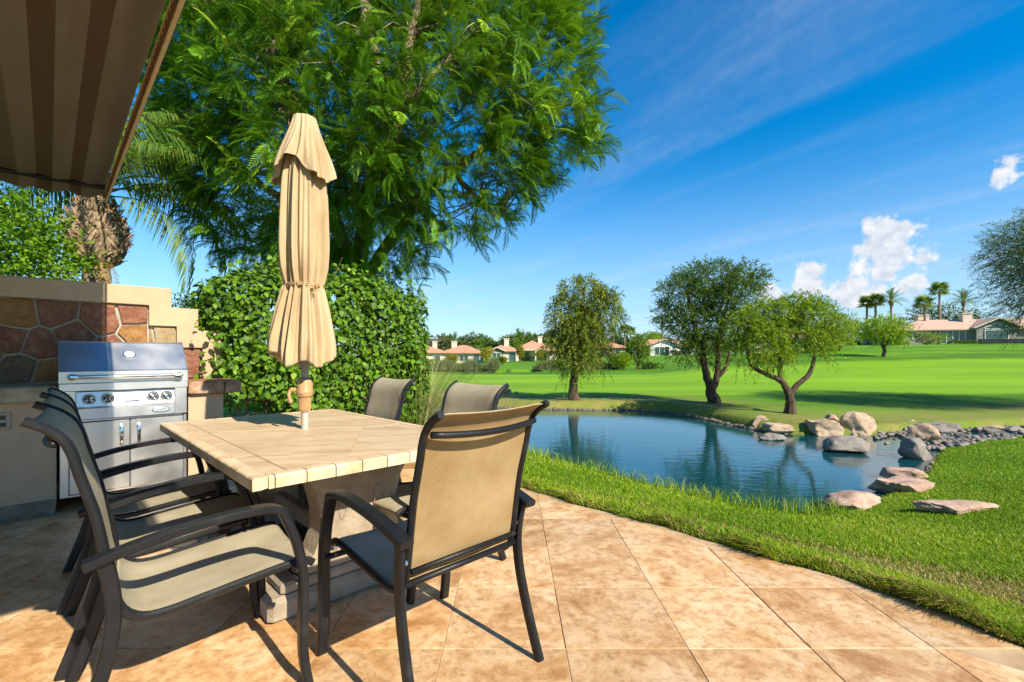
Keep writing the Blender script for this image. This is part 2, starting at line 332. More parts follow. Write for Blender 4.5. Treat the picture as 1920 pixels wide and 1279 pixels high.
M_palm = leafmat('palm_leaf', (.05, .12, .018), (.14, .23, .03), (.30, .30, .08), trans=.3)
M_ygreen = leafmat('yellow_green_leaf', (.14, .16, .01), (.30, .29, .02), (.42, .36, .04), trans=.3)
M_dryfrond = leafmat('dry_frond', (.30, .18, .05), (.46, .30, .10), trans=.2)
M_pampas = leafmat('fountain_grass_blade', (.20, .26, .05), (.42, .42, .16), (.60, .55, .30), trans=.3)
M_grassb = leafmat('grass_blade', (.095, .19, .005), (.25, .39, .012), (.42, .46, .04), trans=.35)
M_strawb = leafmat('straw_blade', (.10, .07, .02), (.40, .30, .10), (.52, .40, .18), trans=.25)
M_rock = mat('warm_boulder', [(.25, (.16, .105, .07)), (.5, (.34, .25, .17)), (.75, (.46, .36, .26))], scale=3.5, rough=.85, bump=1.0, bscale=8, detail=11, nrough=.72, jitter=True, mix2=(11, .55, .8, (.14, .09, .06), .5))
M_rockp = mat('pink_boulder', [(.25, (.20, .12, .085)), (.5, (.38, .25, .19)), (.75, (.50, .38, .31))], scale=5, rough=.85, bump=1.0, bscale=9, detail=11, nrough=.72, jitter=True, mix2=(14, .52, .75, (.44, .26, .13), .5))
M_rockg = mat('grey_boulder', [(.25, (.10, .085, .075)), (.5, (.19, .165, .145)), (.75, (.28, .25, .22))], scale=5, rough=.8, bump=1.0, bscale=9, detail=11, nrough=.72, jitter=True)
M_awn = None

# ------------------------------------------------------------------ terrain: lawn, banks, pond
ZW = -.60; ZW2 = -1.12
PONDPX = [(420, 768), (600, 762), (700, 758), (800, 757), (900, 762), (1000, 768), (1100, 769), (1200, 770), (1260, 775), (1320, 786), (1370, 797), (1415, 806), (1480, 814), (1560, 817), (1640, 817), (1700, 812), (1800, 807), (1920, 802), (2150, 796), (2150, 812), (1920, 823), (1850, 827), (1790, 832), (1765, 842), (1748, 862), (1738, 885), (1700, 902), (1655, 932), (1580, 960), (1500, 966), (1400, 954), (1300, 931), (1200, 906), (1100, 880), (1000, 851), (900, 832), (800, 816), (700, 802), (600, 792), (420, 785)]
POND = np.array([onz(x, y, ZW) for x, y in PONDPX])
POND2 = np.array([onz(x, y, ZW2) for x, y in ((780, 708), (850, 709), (940, 708), (1000, 706), (1020, 703), (1000, 701), (900, 700), (780, 701))])
def sdist(p, poly):                                     # signed distance, positive outside
    d = np.full(len(p), 1e9); ins = np.zeros(len(p), bool); n = len(poly)
    for i in range(n):
        a = poly[i]; b = poly[(i + 1) % n]; e = b - a; wv = p - a
        t = np.clip((wv @ e) / (e @ e), 0, 1); q = wv - t[:, None] * e; d = np.minimum(d, (q * q).sum(1))
        c = (a[1] > p[:, 1]) != (b[1] > p[:, 1])
        if abs(e[1]) > 1e-12: ins ^= c & (p[:, 0] < e[0] * (p[:, 1] - a[1]) / e[1] + a[0])
    d = np.sqrt(d); return np.where(ins, -d, d)
TD = np.log(np.array([1, 3, 5, 8, 11.5, 16, 25, 35, 45, 58, 70, 80, 95, 110, 125, 160, 260, 3000.]))
TCOL = {-900: [0, 0, -.1, -.2, -.25, -.3, -.35, -.4, -.5, -.6, -.7, -.7, -.7, -.7, -.7, -.7, -.7, -.7],
        300:  [0, 0, -.1, -.2, -.25, -.3, -.35, -.4, -.6, -.8, -.9, -.9, -.9, -.9, -.9, -.9, -.9, -.9],
        800:  [0, .02, -.1, -.25, -.3, -.38, -.45, -.62, -.85, -1.05, -1.0, -.95, -.85, -.8, -.8, -.8, -.8, -.8],
        1000: [0, .02, -.1, -.25, -.3, -.35, -.40, -.55, -.80, -1.0, -.75, -.5, -.2, 0, .1, .1, .1, .1],
        1200: [0, .02, -.12, -.28, -.32, -.30, -.35, -.42, -.58, -.8, -.45, -.05, .6, 1.0, 1.3, 1.3, 1.3, 1.3],
        1400: [0, .02, -.15, -.3, -.32, -.30, -.28, -.10, .35, .9, 1.3, 1.5, 1.6, 1.7, 1.8, 1.8, 1.8, 1.8],
        1600: [0, .02, -.2, -.34, -.38, -.33, -.22, .28, .98, 2.0, 2.7, 3.0, 3.1, 3.1, 3.1, 3.1, 3.1, 3.1],
        1900: [0, .0, -.22, -.36, -.40, -.33, -.20, .40, 1.15, 2.3, 3.05, 3.2, 3.2, 3.2, 3.2, 3.2, 3.2, 3.2],
        3600: [0, 0, -.22, -.36, -.40, -.33, -.20, .40, 1.15, 2.3, 3.05, 3.2, 3.2, 3.2, 3.2, 3.2, 3.2, 3.2]}
TPX = sorted(TCOL); TAZ = np.array([math.atan((p - CX) / F) for p in TPX]); TTAB = np.array([TCOL[p] for p in TPX])
def sstep(a, b, x): t = np.clip((x - a) / (b - a), 0, 1); return t * t * (3 - 2 * t)
PE = 3.04                                               # patio edge in u
def patio_edge_u(v): return PE - .16 * np.clip((0.9 - v) / 1.0, 0, 1.5) ** 2 + .016 * np.sin(v * 5) + .012 * np.sin(v * 13) + .007 * np.sin(v * 29)
def height(p):
    p = np.atleast_2d(np.asarray(p, float)); x, y = p[:, 0], p[:, 1]
    d = np.maximum(np.hypot(x, y) * np.where(y > 0, np.cos(np.clip(np.arctan2(x, np.maximum(y, 1e-3)), -1.2, 1.2)), 1), 1.0); az = np.arctan2(x, np.maximum(y, 1e-3) )
    az = np.clip(az, TAZ[0], TAZ[-1]); ld = np.log(d)
    j = np.clip(np.searchsorted(TAZ, az) - 1, 0, len(TAZ) - 2); t = (az - TAZ[j]) / (TAZ[j + 1] - TAZ[j]); t = t * t * (3 - 2 * t)
    z0 = np.empty(len(p)); z1 = np.empty(len(p))
    for k in range(len(TAZ) - 1):
        m = j == k
        if m.any(): z0[m] = np.interp(ld[m], TD, TTAB[k]); z1[m] = np.interp(ld[m], TD, TTAB[k + 1])
    z = z0 * (1 - t) + z1 * t
    u = (x + y) * R2; v = (y - x) * R2; pe = patio_edge_u(v); out_ = u - pe
    near = sstep(9, 5, d)
    z = z + near * (.035 * sstep(-.02, .06, out_) + .02 * np.sin(x * 3 + y * 2) * sstep(.2, 1, out_))
    s1 = sdist(p, POND); far = sstep(9.5, 10.5, y)                            # far bank has a low kerb, the near one slopes gently
    bank = ZW + .03 * sstep(0, .12, s1) + .185 * s1 + far * (.13 * sstep(0, .15, s1) + .25 * s1)
    k = .12; hgt = np.clip(.5 + .5 * (z - bank) / k, 0, 1); zb = z * (1 - hgt) + bank * hgt - k * hgt * (1 - hgt)
    z = np.where(s1 > 0, np.where(z > bank - k, zb, z), ZW - .12 - .5 * sstep(0, 1.2, -s1) - .05)
    z = np.where((s1 > 0) & (z < ZW + .02), ZW + .02 + .0 * z, z)
    s2 = sdist(p, POND2); z = np.where(s2 < 0, ZW2 - .3, np.where(s2 < 3, np.maximum(z, ZW2 + .06), z))
    inpat = (out_ < .16) & (v < 5.9) & (y < 9)
    z = np.where(inpat, np.minimum(z, np.where(out_ < .16, -.06, z)), z)
    return z
def H(x, y): return float(height([(x, y)])[0])
az1 = np.concatenate([np.radians(np.arange(-180, -62, 3.0)), np.radians(np.arange(-62, 62, .30)), np.radians(np.arange(62, 180.1, 3.0))])
rr = np.concatenate([np.geomspace(.5, 2.0, 10)[:-1], np.geomspace(2.0, 30, 230)[:-1], np.geomspace(30, 2500, 90)])
A, Rr = np.meshgrid(az1, rr, indexing='ij'); gx = (np.sin(A) * Rr).ravel(); gy = (np.cos(A) * Rr).ravel(); pp = np.stack([gx, gy], 1)
gz = height(pp); na, nr = A.shape
ii, jj = np.meshgrid(np.arange(na - 1), np.arange(nr - 1), indexing='ij'); q0 = (ii * nr + jj).ravel()
gf = np.stack([q0, q0 + 1, q0 + nr + 1, q0 + nr], 1)
def dryness(p):
    s = sdist(p, POND); x, y = p[:, 0], p[:, 1]; u = (x + y) * R2; v = (y - x) * R2; o = u - patio_edge_u(v)
    a = sstep(.34, .52, o + .06 * np.sin(v * 3.1)) * sstep(1.12, .80, o + .08 * np.sin(v * 2.3)) * sstep(3.6, 2.6, v) * .95                     # worn strip along the terrace
    b = sstep(4.2, .6, s) * (y > 10) * sstep(2, 6, x + .4 * y) * .8                                # thin turf below the trees on the far bank
    return np.clip(a + b, 0, 1)
dry = dryness(pp)
def mownness(p):                                        # closer-mown, paler fairway turf
    x, y = p[:, 0], p[:, 1]; q = y - .05 * x + .8 * np.sin(x * .11); return sstep(17.6, 18.2, q) * sstep(45, 43.5, y + .10 * np.abs(x - 8) + 1.5 * np.sin(x * .09))
mown = mownness(pp)
def lawn_mat():
    m, n = newmat('lawn'); v = coords(n, 'world', False)
    at = nd(n, 'ShaderNodeAttribute', attribute_name='dry')
    t1 = nd(n, 'ShaderNodeTexNoise', {'Vector': nd(n, 'ShaderNodeMapping', {0: v, 'Scale': (.05, .22, .3), 'Rotation': (0, 0, .06)}).outputs[0], 'Scale': 1.0, 'Detail': 5, 'Roughness': .6})
    t2 = nd(n, 'ShaderNodeTexNoise', {'Vector': v, 'Scale': 1.3, 'Detail': 8, 'Roughness': .7}); t3 = nd(n, 'ShaderNodeTexNoise', {'Vector': v, 'Scale': 60, 'Detail': 6, 'Roughness': .8})
    rp = nd(n, 'ShaderNodeValToRGB', {0: t1.outputs['Fac']}); e = rp.color_ramp.elements
    e[0].position = .38; e[0].color = col((.050, .16, .003)); e[1].position = .58; e[1].color = col((.14, .31, .006)); x = e.new(.70); x.color = col((.25, .42, .02))
    c = nd(n, 'ShaderNodeMixRGB', {0: nd(n, 'ShaderNodeMapRange', {0: t2.outputs['Fac'], 1: .35, 2: .7, 3: 0.0, 4: .5}).outputs[0], 1: rp.outputs[0], 2: col((.06, .15, .005))}).outputs[0]
    mw = nd(n, 'ShaderNodeAttribute', attribute_name='mown'); c = nd(n, 'ShaderNodeMixRGB', {0: nd(n, 'ShaderNodeMath', {0: mw.outputs['Fac'], 1: .62}, operation='MULTIPLY').outputs[0], 1: c, 2: nd(n, 'ShaderNodeMixRGB', {0: t1.outputs['Fac'], 1: col((.15, .34, .006)), 2: col((.38, .60, .02))}).outputs[0]}).outputs[0]
    dm = nd(n, 'ShaderNodeMath', {0: at.outputs['Fac'], 1: nd(n, 'ShaderNodeMapRange', {0: t2.outputs['Fac'], 1: .32, 2: .6, 3: .35, 4: 1.1}).outputs[0]}, operation='MULTIPLY')
    c = nd(n, 'ShaderNodeMixRGB', {0: dm.outputs[0], 1: c, 2: nd(n, 'ShaderNodeMixRGB', {0: t2.outputs['Fac'], 1: col((.14, .14, .02)), 2: col((.42, .33, .13))}).outputs[0]}).outputs[0]
    c = nd(n, 'ShaderNodeMixRGB', {0: nd(n, 'ShaderNodeMapRange', {0: t3.outputs['Fac'], 1: .3, 2: .7, 3: 0.0, 4: .45}).outputs[0], 1: c, 2: col((.035, .085, .004))}).outputs[0]
    bp = nd(n, 'ShaderNodeBump', {'Height': t3.outputs['Fac'], 'Strength': .7, 'Distance': .03})
    b = nd(n, 'ShaderNodeBsdfPrincipled', {'Base Color': c, 'Roughness': .85, 'Specular IOR Level': .15, 'Normal': bp.outputs[0]}); nd(n, 'ShaderNodeOutputMaterial', {0: b.outputs[0]}); return m
M_lawn = lawn_mat()
lv = np.stack([gx, gy, gz], 1); lf = gf[:, ::-1]; ev = np.arange(-2.5, 5.9, .03); eo = np.array([.004, .010, .03, .08, .2, .34]); EZ = []
for o_ in eo:                                            # the cut turf edge beside the terrace
    u_ = patio_edge_u(ev) + o_; x_ = (u_ - ev) * R2; y_ = (u_ + ev) * R2; h_ = height(np.stack([(patio_edge_u(ev) + .36 - ev) * R2, (patio_edge_u(ev) + .36 + ev) * R2], 1))
    EZ.append(np.stack([x_, y_, np.interp(o_, eo, [-.03, .004, .016, .026, 0, 0]) * (o_ < .15) + (o_ >= .15) * (h_ + np.interp(o_, [.15, .34], [.012, -.02])) + .008 * np.sin(ev * 37 + o_ * 60) + .008 * np.sin(ev * 11)], 1))
EZ = np.array(EZ); m_ = len(ev); base = len(lv); i, k = np.meshgrid(np.arange(len(eo) - 1), np.arange(m_ - 1), indexing='ij'); a = (base + i * m_ + k).ravel()
lv = np.concatenate([lv, EZ.reshape(-1, 3)]); lf = np.concatenate([lf, np.stack([a, a + m_, a + m_ + 1, a + 1], 1)]); dry = np.concatenate([dry, np.full(EZ.shape[0] * m_, .15)]); mown = np.concatenate([mown, np.zeros(EZ.shape[0] * m_)])
tag(obj('lawn', mesh_np('lawn', lv, lf, M_lawn, True, {'dry': dry, 'mown': mown})), kind='structure')
# water
def water_mat(name, deep, bstr):
    m, n = newmat(name); v = coords(n, 'world', False)
    t = nd(n, 'ShaderNodeTexNoise', {'Vector': nd(n, 'ShaderNodeMapping', {0: v, 'Scale': (1.6, 4.2, 1), 'Rotation': (0, 0, .25)}).outputs[0], 'Scale': 2.2, 'Detail': 3, 'Roughness': .55})
    t2 = nd(n, 'ShaderNodeTexNoise', {'Vector': v, 'Scale': .5, 'Detail': 3})
    b1 = nd(n, 'ShaderNodeMath', {0: t.outputs['Fac'], 1: nd(n, 'ShaderNodeMapRange', {0: t2.outputs['Fac'], 1: .35, 2: .65, 3: .45, 4: 1.2}).outputs[0]}, operation='MULTIPLY')
    bp = nd(n, 'ShaderNodeBump', {'Height': b1.outputs[0], 'Strength': bstr, 'Distance': .03})
    b = nd(n, 'ShaderNodeBsdfPrincipled', {'Base Color': col(deep), 'Roughness': .03, 'IOR': 1.55, 'Specular IOR Level': .7, 'Normal': bp.outputs[0]}); nd(n, 'ShaderNodeOutputMaterial', {0: b.outputs[0]}); return m
M_water = water_mat('pond_water', (.004, .050, .062), .16)
def water(name, poly, z, mt):
    c = poly.mean(0); pl = c + (poly - c) * 1.0; g = []
    for i in range(len(pl)):                              # pushed a little under the banks
        a, b, e = pl[i - 1], pl[i], pl[(i + 1) % len(pl)]; t = e - a; nn = np.array([t[1], -t[0]]); nn /= np.linalg.norm(nn)
        if sdist((b + nn * .05)[None], poly)[0] < 0: nn = -nn
        g.append(b + nn * .18)
    import bmesh
    bm = bmesh.new(); vs = [bm.verts.new((x, y, z)) for x, y in g]; f = bm.faces.new(vs); f.normal_update()
    if f.normal.z < 0: f.normal_flip()
    bmesh.ops.triangulate(bm, faces=[f]); me = bpy.data.meshes.new(name); bm.to_mesh(me); bm.free(); me.materials.append(mt)
    return tag(obj(name, me), kind='structure')
water('pond', POND, ZW, M_water); water('far_pond', POND2, ZW2, M_water)
# low stone kerb along the far bank
rnd = random.Random(5)
kb = MB(); KP = [onz(x, y, ZW) for x, y in PONDPX[3:13]]
for i in range(len(KP) - 1):
    a, b = Vector(KP[i]), Vector(KP[i + 1]); L = (b - a).length; n = max(1, int(L / .16))
    for k in range(n):
        p = a.lerp(b, (k + .5) / n); ang = math.atan2(b.y - a.y, b.x - a.x)
        kb.box((p.x, p.y + .03, ZW - .035 + rnd.uniform(-.01, .02)), (L / n * 1.04, .17 + rnd.uniform(0, .05), .15 + rnd.uniform(0, .04)), .035, ang + rnd.uniform(-.08, .08))
M_kerb = mat('kerb_stone', [(.3, (.07, .055, .04)), (.7, (.20, .16, .12))], scale=6, rough=.9, bump=.5, kind='world')
tag(kb.build('pond_kerb', M_kerb), kind='structure')

# ------------------------------------------------------------------ terrace of square travertine tiles
def patio_poly(pl):
    pl = clip(pl, -R2, R2, 5.62)                         # v <= 5.62
    return pl
patio = MB(); bp_ = []
vs_ = np.linspace(-3.0, 5.62, 60); edge = [UV(float(patio_edge_u(np.array([v]))[0]), v)[:2] for v in vs_]
pp_ = edge + [UV(-4.5, 5.62)[:2], UV(-4.5, -3.0)[:2]]
me = bpy.data.meshes.new('terrace'); nP = len(pp_)
me.from_pydata([(x, y, -.0035) for x, y in pp_] + [(x, y, -.12) for x, y in pp_], [], [tuple(range(nP))[::1]] + [(i, (i + 1) % nP, nP + (i + 1) % nP, nP + i) for i in range(nP)])
import bmesh
bm = bmesh.new(); bm.from_mesh(me); bmesh.ops.recalc_face_normals(bm, faces=bm.faces); bmesh.ops.triangulate(bm, faces=bm.faces); bm.to_mesh(me); bm.free(); me.materials.append(M_grout)
terrace = tag(obj('terrace', me), kind='structure')
TS = .5035; full = None
for i in range(-11, 6):
    for j in range(-3, 15):
        cx, cy = .2196 + (i + .5) * TS, 1.901 + (j + .5) * TS
        pl = rects((cx, cy), TS - .0045, TS - .0045); vC = (cy - cx) * R2; uC = (cx + cy) * R2
        if vC < -2.8 or uC < -4.0: continue
        k = pl
        k = clip(k, -R2, R2, 5.61)
        if len(k) < 3: continue
        for v in np.arange(vC - .5, vC + .5, .125):       # cut along the gently curved edge
            u0, u1 = (float(patio_edge_u(np.array([t]))[0]) for t in (v, v + .125)); a = UV(u0, v); b = UV(u1, v + .125)
            dx, dy = b[0] - a[0], b[1] - a[1]; L = math.hypot(dx, dy); nx, ny = dy / L, -dx / L
            k2 = clip(k, nx, ny, nx * a[0] + ny * a[1]) if uC > 2.2 else k
            if len(k2) < 3: k = []; break
            k = k2
        if len(k) < 3 or abs(area(k)) < .002: continue
        rn = random.Random(i * 31 + j); tilt = rn.uniform(-.0012, .0012)
        loc = [(x - cx, y - cy) for x, y in k]
        if abs(area(k) - (TS - .0045) ** 2) < 1e-5:
            if full is None: mb = MB(); mb.poly(loc, -.03, 0, .0012); full = mb.mesh('tile', M_tile)
            o = obj('tile', full, terrace)
        else: mb = MB(); mb.poly(loc if area(loc) > 0 else loc[::-1], -.03, 0, .0012); o = mb.build('tile', M_tile, terrace)
        o.location = (cx, cy, tilt)

# ------------------------------------------------------------------ barbecue island with stepped flagstone wall
isl = empty('barbecue_wall', UV(0, 4.94), math.radians(45), 'tan stucco barbecue island with stepped wall and inlaid brown flagstones', 'wall')
V0 = 4.94
def ib(): return MB()
UL = -2.2                                               # runs out of the picture on the left
b = MB(); b.box(((UL + .045) / 2, .26, .46), (.045 - UL, .52, .80)); b.box(((.88 + 1.15) / 2, .26, .455), (1.15 - .88, .52, .79)); b.build('island_body', M_stucco, isl)
# wall behind: lower core with the mortar bed, stucco frame proud of it
b = MB()
for u0, u1, zt in ((UL, .84, 1.81), (.84, 1.056, 1.63), (1.056, 1.255, 1.42)): b.box(((u0 + u1) / 2, .70, zt / 2), (u1 - u0, .24, zt))
b.build('wall_core', M_mortar, isl)
b = MB(); ol = [(UL - .01, 1.672), (.669, 1.672), (.669, 1.482), (.882, 1.482), (.882, 1.277), (1.092, 1.277), (1.092, .972), (1.262, .972), (1.262, 1.45), (1.058, 1.45), (1.058, 1.662), (.842, 1.662), (.842, 1.843), (UL - .01, 1.843)]; n = len(ol)
b.add([(x, y, z) for y in (.53, .842) for x, z in ol], [tuple(range(n)), tuple(range(2 * n - 1, n - 1, -1))] + [(i, n + i, n + (i + 1) % n, (i + 1) % n) for i in range(n)])
sf = b.build('stucco_frame', M_stucco, isl); q = bmesh.new(); q.from_mesh(sf.data); bmesh.ops.recalc_face_normals(q, faces=q.faces); q.to_mesh(sf.data); q.free()
bv = sf.modifiers.new('bevel', 'BEVEL'); bv.width = .007; bv.segments = 2; bv.limit_method = 'ANGLE'

sd = [(30, 590), (107, 587), (185, 597), (260, 589), (264, 626), (310, 624), (17, 634), (75, 645), (137, 627), (34, 694), (92, 703), (150, 690), (210, 660), (-60, 600), (-40, 660), (-110, 640), (270, 690), (-130, 590), (-90, 715), (200, 720), (-200, 640), (355, 680), (-300, 600), (-280, 690)]
def pu(px, py, v): a = (CX - px) / F; Y = v * math.sqrt(2) / (1 + a); return ((1 - a) * Y * R2, CAMH - (py - HY) / F * Y)
S = [pu(x, y, 5.47) for x, y in sd]
regs = ((UL, .669, .97, 1.672), (.669, .882, .97, 1.482), (.882, 1.092, .97, 1.277))
stn = random.Random(8)
for ri, (u0, u1, z0, z1) in enumerate(regs):
    for k, s_ in enumerate(S):
        pl = [(u0, z0), (u1, z0), (u1, z1), (u0, z1)]
        for q, t_ in enumerate(S):
            if q == k: continue
            nx, ny = t_[0] - s_[0], t_[1] - s_[1]; mxp = ((t_[0] + s_[0]) / 2, (t_[1] + s_[1]) / 2); pl = clip(pl, nx, ny, nx * mxp[0] + ny * mxp[1])
            if len(pl) < 3: break
        if len(pl) < 3 or abs(area(pl)) < .004: continue
        pl = inset(pl, .010)
        if len(pl) < 3: continue
        # roughen the outline
        rg = []
        for i in range(len(pl)):
            p, q = pl[i], pl[(i + 1) % len(pl)]; L = math.dist(p, q); m = max(1, int(L / .07))
            for t in range(m):
                f = t / m; g = stn.uniform(-.007, .007) if t else 0; rg.append((p[0] + (q[0] - p[0]) * f + g, p[1] + (q[1] - p[1]) * f + g))
        cxm = sum(p[0] for p in rg) / len(rg); czm = sum(p[1] for p in rg) / len(rg); n = len(rg); dp = stn.uniform(.010, .02)
        vs = [(p[0], .60, p[1]) for p in rg] + [(p[0], .58 - dp, p[1]) for p in rg] + [(cxm + (p[0] - cxm) * .94, .574 - dp, czm + (p[1] - czm) * .94) for p in rg]
        fs = [tuple(range(2 * n, 3 * n))] + [(a_ * n + i, a_ * n + (i + 1) % n, (a_ + 1) * n + (i + 1) % n, (a_ + 1) * n + i) for a_ in range(2) for i in range(n)]
        mb = MB(); mb.add(vs, fs); mi = {3: 0, 4: 1, 5: 3, 2: 0}.get(k, stn.choice((2, 1, 2, 0)) if s_[0] < .3 else stn.choice((0, 1, 3)))  # left stones mostly dark brown: the awning's shade put into their colour
        o = mb.build('flagstone', M_flag[mi], isl)
        bmx = bmesh.new(); bmx.from_mesh(o.data); bmesh.ops.recalc_face_normals(bmx, faces=bmx.faces); bmx.to_mesh(o.data); bmx.free()
# counter of stone slabs
for u0, u1, mt in ((UL, -1.2, M_counter), (-1.195, -.55, M_counter), (-.545, .05, M_counter), (.875, 1.148, M_counter_r), (1.153, 1.29, M_counter_r)):
    mb = MB(); mb.box(((u0 + u1) / 2, .245, .913), (u1 - u0, .59, .115), .012); mb.build('counter_slab', mt, isl)
for k, (u0, u1) in enumerate(((UL, -1.45), (-1.445, -.86), (-.855, -.27), (-.265, .04), (.885, 1.145))):
    mb = MB(); mb.box(((u0 + u1) / 2, -.004, .058), (u1 - u0, .022, .115), .004); mb.build('base_tile', M_slate, isl)
M_outlet = mat('outlet_plate', [(.3, (.30, .22, .15)), (.7, (.36, .27, .19))], scale=20, rough=.5)
mb = MB(); uo = pu(4, 790, 4.93)[0]; zo = pu(4, 790, 4.93)[1]; mb.box((uo, -.006, zo), (.085, .012, .125), .003); ot = mb.build('outlet_cover', M_outlet, isl)
mb = MB(); mb.box((uo, -.013, zo + .026), (.036, .004, .03), .001); mb.box((uo, -.013, zo - .026), (.036, .004, .03), .001); mb.build('socket', M_dark, ot)

# ------------------------------------------------------------------ grill
gr = empty('gas_grill', UV(.4625, 4.94, 0), math.radians(45), 'stainless steel built-in gas grill with long hood handle and two cabinet doors', 'grill')
gw = .80
b = MB(); b.box((0, .26, .515), (gw - .03, .5, .80)); b.build('cabinet', M_dark, gr)
b = MB(); b.box((-gw / 2 + .025, -.012, .41), (.05, .03, .60), .003); b.box((gw / 2 - .012, -.012, .40), (.022, .03, .58), .003); b.box((0, -.012, .118), (gw - .08, .03, .016), .002); b.build('door_frame', M_steel, gr)
for s in (-1, 1):
    mb = MB(); wd = (gw - .076 - .006) / 2; cx = .014 + s * (wd / 2 + .002); mb.box((cx, -.022, .404), (wd, .022, .548), .004); dr = mb.build('door', M_steel, gr)
    hx = .014 + s * .055; mb = MB(); mb.sweep([(hx, -.028, .64), (hx, -.062, .628), (hx, -.070, .60), (hx, -.070, .53), (hx, -.062, .502), (hx, -.028, .49)], oct_sec(.022, .016), (1, 0, 0)); mb.build('handle', M_chrome, dr, True)
b = MB(); b.box((0, -.012, .692), (gw - .06, .03, .016), .002); b.build('drip_rail', M_steelh, gr)
# control panel between two cheeks
b = MB()
for s in (-1, 1): b.box((s * (gw / 2 - .045), -.022, .835), (.09, .055, .27), .005)
b.box((0, -.024, .955), (gw + .012, .062, .062), .005); b.build('front_surround', M_steel, gr)
mb = MB(); mb.add([(x, y, z) for x in (-gw / 2 + .09, gw / 2 - .09) for y, z in ((-.018, .915), (-.034, .80), (-.052, .785), (-.052, .705), (.02, .705), (.02, .915))], [(0, 1, 7, 6), (1, 2, 8, 7), (2, 3, 9, 8), (3, 4, 10, 9), (4, 5, 11, 10), (5, 0, 6, 11), (5, 4, 3, 2, 1, 0), (6, 7, 8, 9, 10, 11)])
cp = mb.build('control_panel', M_steelh, gr)
for kx in (-.235, -.125, .165, .255):
    mb = MB(); mb.lathe([(.040, -.004), (.042, .006), (.036, .012), (.033, .009)], 28, (kx, -.030, .858), 'y'); kn = mb.build('knob_bezel', M_chrome, cp, True)
    mb = MB(); mb.lathe([(.031, 0), (.030, .012), (.016, .020)], 24, (kx, -.032, .858), 'y')
    mb.build('knob_base', M_dark, kn, True)
    mb = MB()
    for a in range(4):
        t = math.pi / 4 + a * math.pi / 2; mb.tube([(kx + .004 * math.cos(t), -.056, .858 + .004 * math.sin(t)), (kx + .028 * math.cos(t), -.050, .858 + .028 * math.sin(t))], [.010, .0075], 8)
    mb.build('knob_grip', M_chrome, kn, True)
mb = MB(); mb.tube([(-.02, -.03, .845), (-.02, -.052, .845), (.075, -.052, .845), (.075, -.03, .845)], .0055, 8); mb.build('tray_pull', M_chrome, cp, True)
mb = MB(); mb.lathe([(.062, -.002), (.062, .004), (.056, .006)], 28, (.215, -.052, .746), 'y'); bd = mb.build('badge', M_chrome, cp, True)
for v in bd.data.vertices: v.co.z = .746 + (v.co.z - .746) * .40
M_badge = mat('badge_blue_grey', [(.3, (.30, .36, .40)), (.7, (.42, .47, .50))], scale=30, rough=.35)
mb = MB(); mb.lathe([(.054, -.002), (.054, .0068), (.03, .0072)], 28, (.215, -.052, .746), 'y'); bf = mb.build('badge_face', M_badge, bd)
for v in bf.data.vertices: v.co.z = .746 + (v.co.z - .746) * .36
mb = MB()                                               # script-like engraving, a wavy line
mb.tube([(.215 + x * .001, -.0605, .746 + .006 * math.sin(x * .55) + x * .00012) for x in range(-34, 36, 3)], .0018, 5); mb.build('badge_script', M_chrome, bd)
# hood
prof = [(-.045, .988), (-.045, 1.075), (-.030, 1.088), (.175, 1.305), (.20, 1.318), (.42, 1.318), (.44, .988)]
mb = MB(); n = len(prof); hw = gw / 2 - .004
mb.add([(x, y, z) for x in (-hw, hw) for y, z in prof], [(i, (i + 1) % n, n + (i + 1) % n, n + i) for i in range(n)] + [tuple(range(n - 1, -1, -1)), tuple(range(n, 2 * n))])
hd = mb.build('hood', M_steelh, gr)
for s in (-1, 1):
    mb = MB(); pr2 = [(y, z) for y, z in prof]; x0, x1 = s * (hw - .001), s * (hw + .010); cy = .2; cz = 1.12
    mb.add([(x, cy + (y - cy) * 1.015, cz + (z - cz) * (1.02 if z > 1.0 else 1)) for x in (min(x0, x1), max(x0, x1)) for y, z in prof], [(i, (i + 1) % n, n + (i + 1) % n, n + i) for i in range(n)] + [tuple(range(n - 1, -1, -1)), tuple(range(n, 2 * n))]); mb.build('hood_end', M_steel, hd)
mb = MB(); mb.tube([(-.34, -.095, 1.035), (.345, -.095, 1.035)], .0135, 14); hn = mb.build('hood_handle', M_chrome, hd, True)
for s in (-1, 1): mb = MB(); mb.tube([(s * .345, -.040, 1.035), (s * .345, -.075, 1.035), (s * .335, -.100, 1.035), (s * .300, -.100, 1.035)], [.022, .024, .024, .017], 12); mb.build('handle_bracket', M_frame if False else M_chrome, hn, True)
ty, tz = .0815, 1.206; nrmv = Vector((0, -.217, .205)).normalized()
for nm, r, h0, m_, pa in (('thermometer', .042, .012, M_chrome, hd), ('dial', .034, .015, M_white, None)):
    mb = MB(); mb.lathe([(r, -.01), (r, h0 - .003), (r - .003, h0)], 28, (0, 0, 0)); o = mb.build(nm, m_, pa or th, True); q = Vector((0, 0, 1)).rotation_difference(nrmv).to_matrix()
    for v in o.data.vertices: v.co = q @ v.co + Vector((.02, ty, tz))
    if nm == 'thermometer': th = o
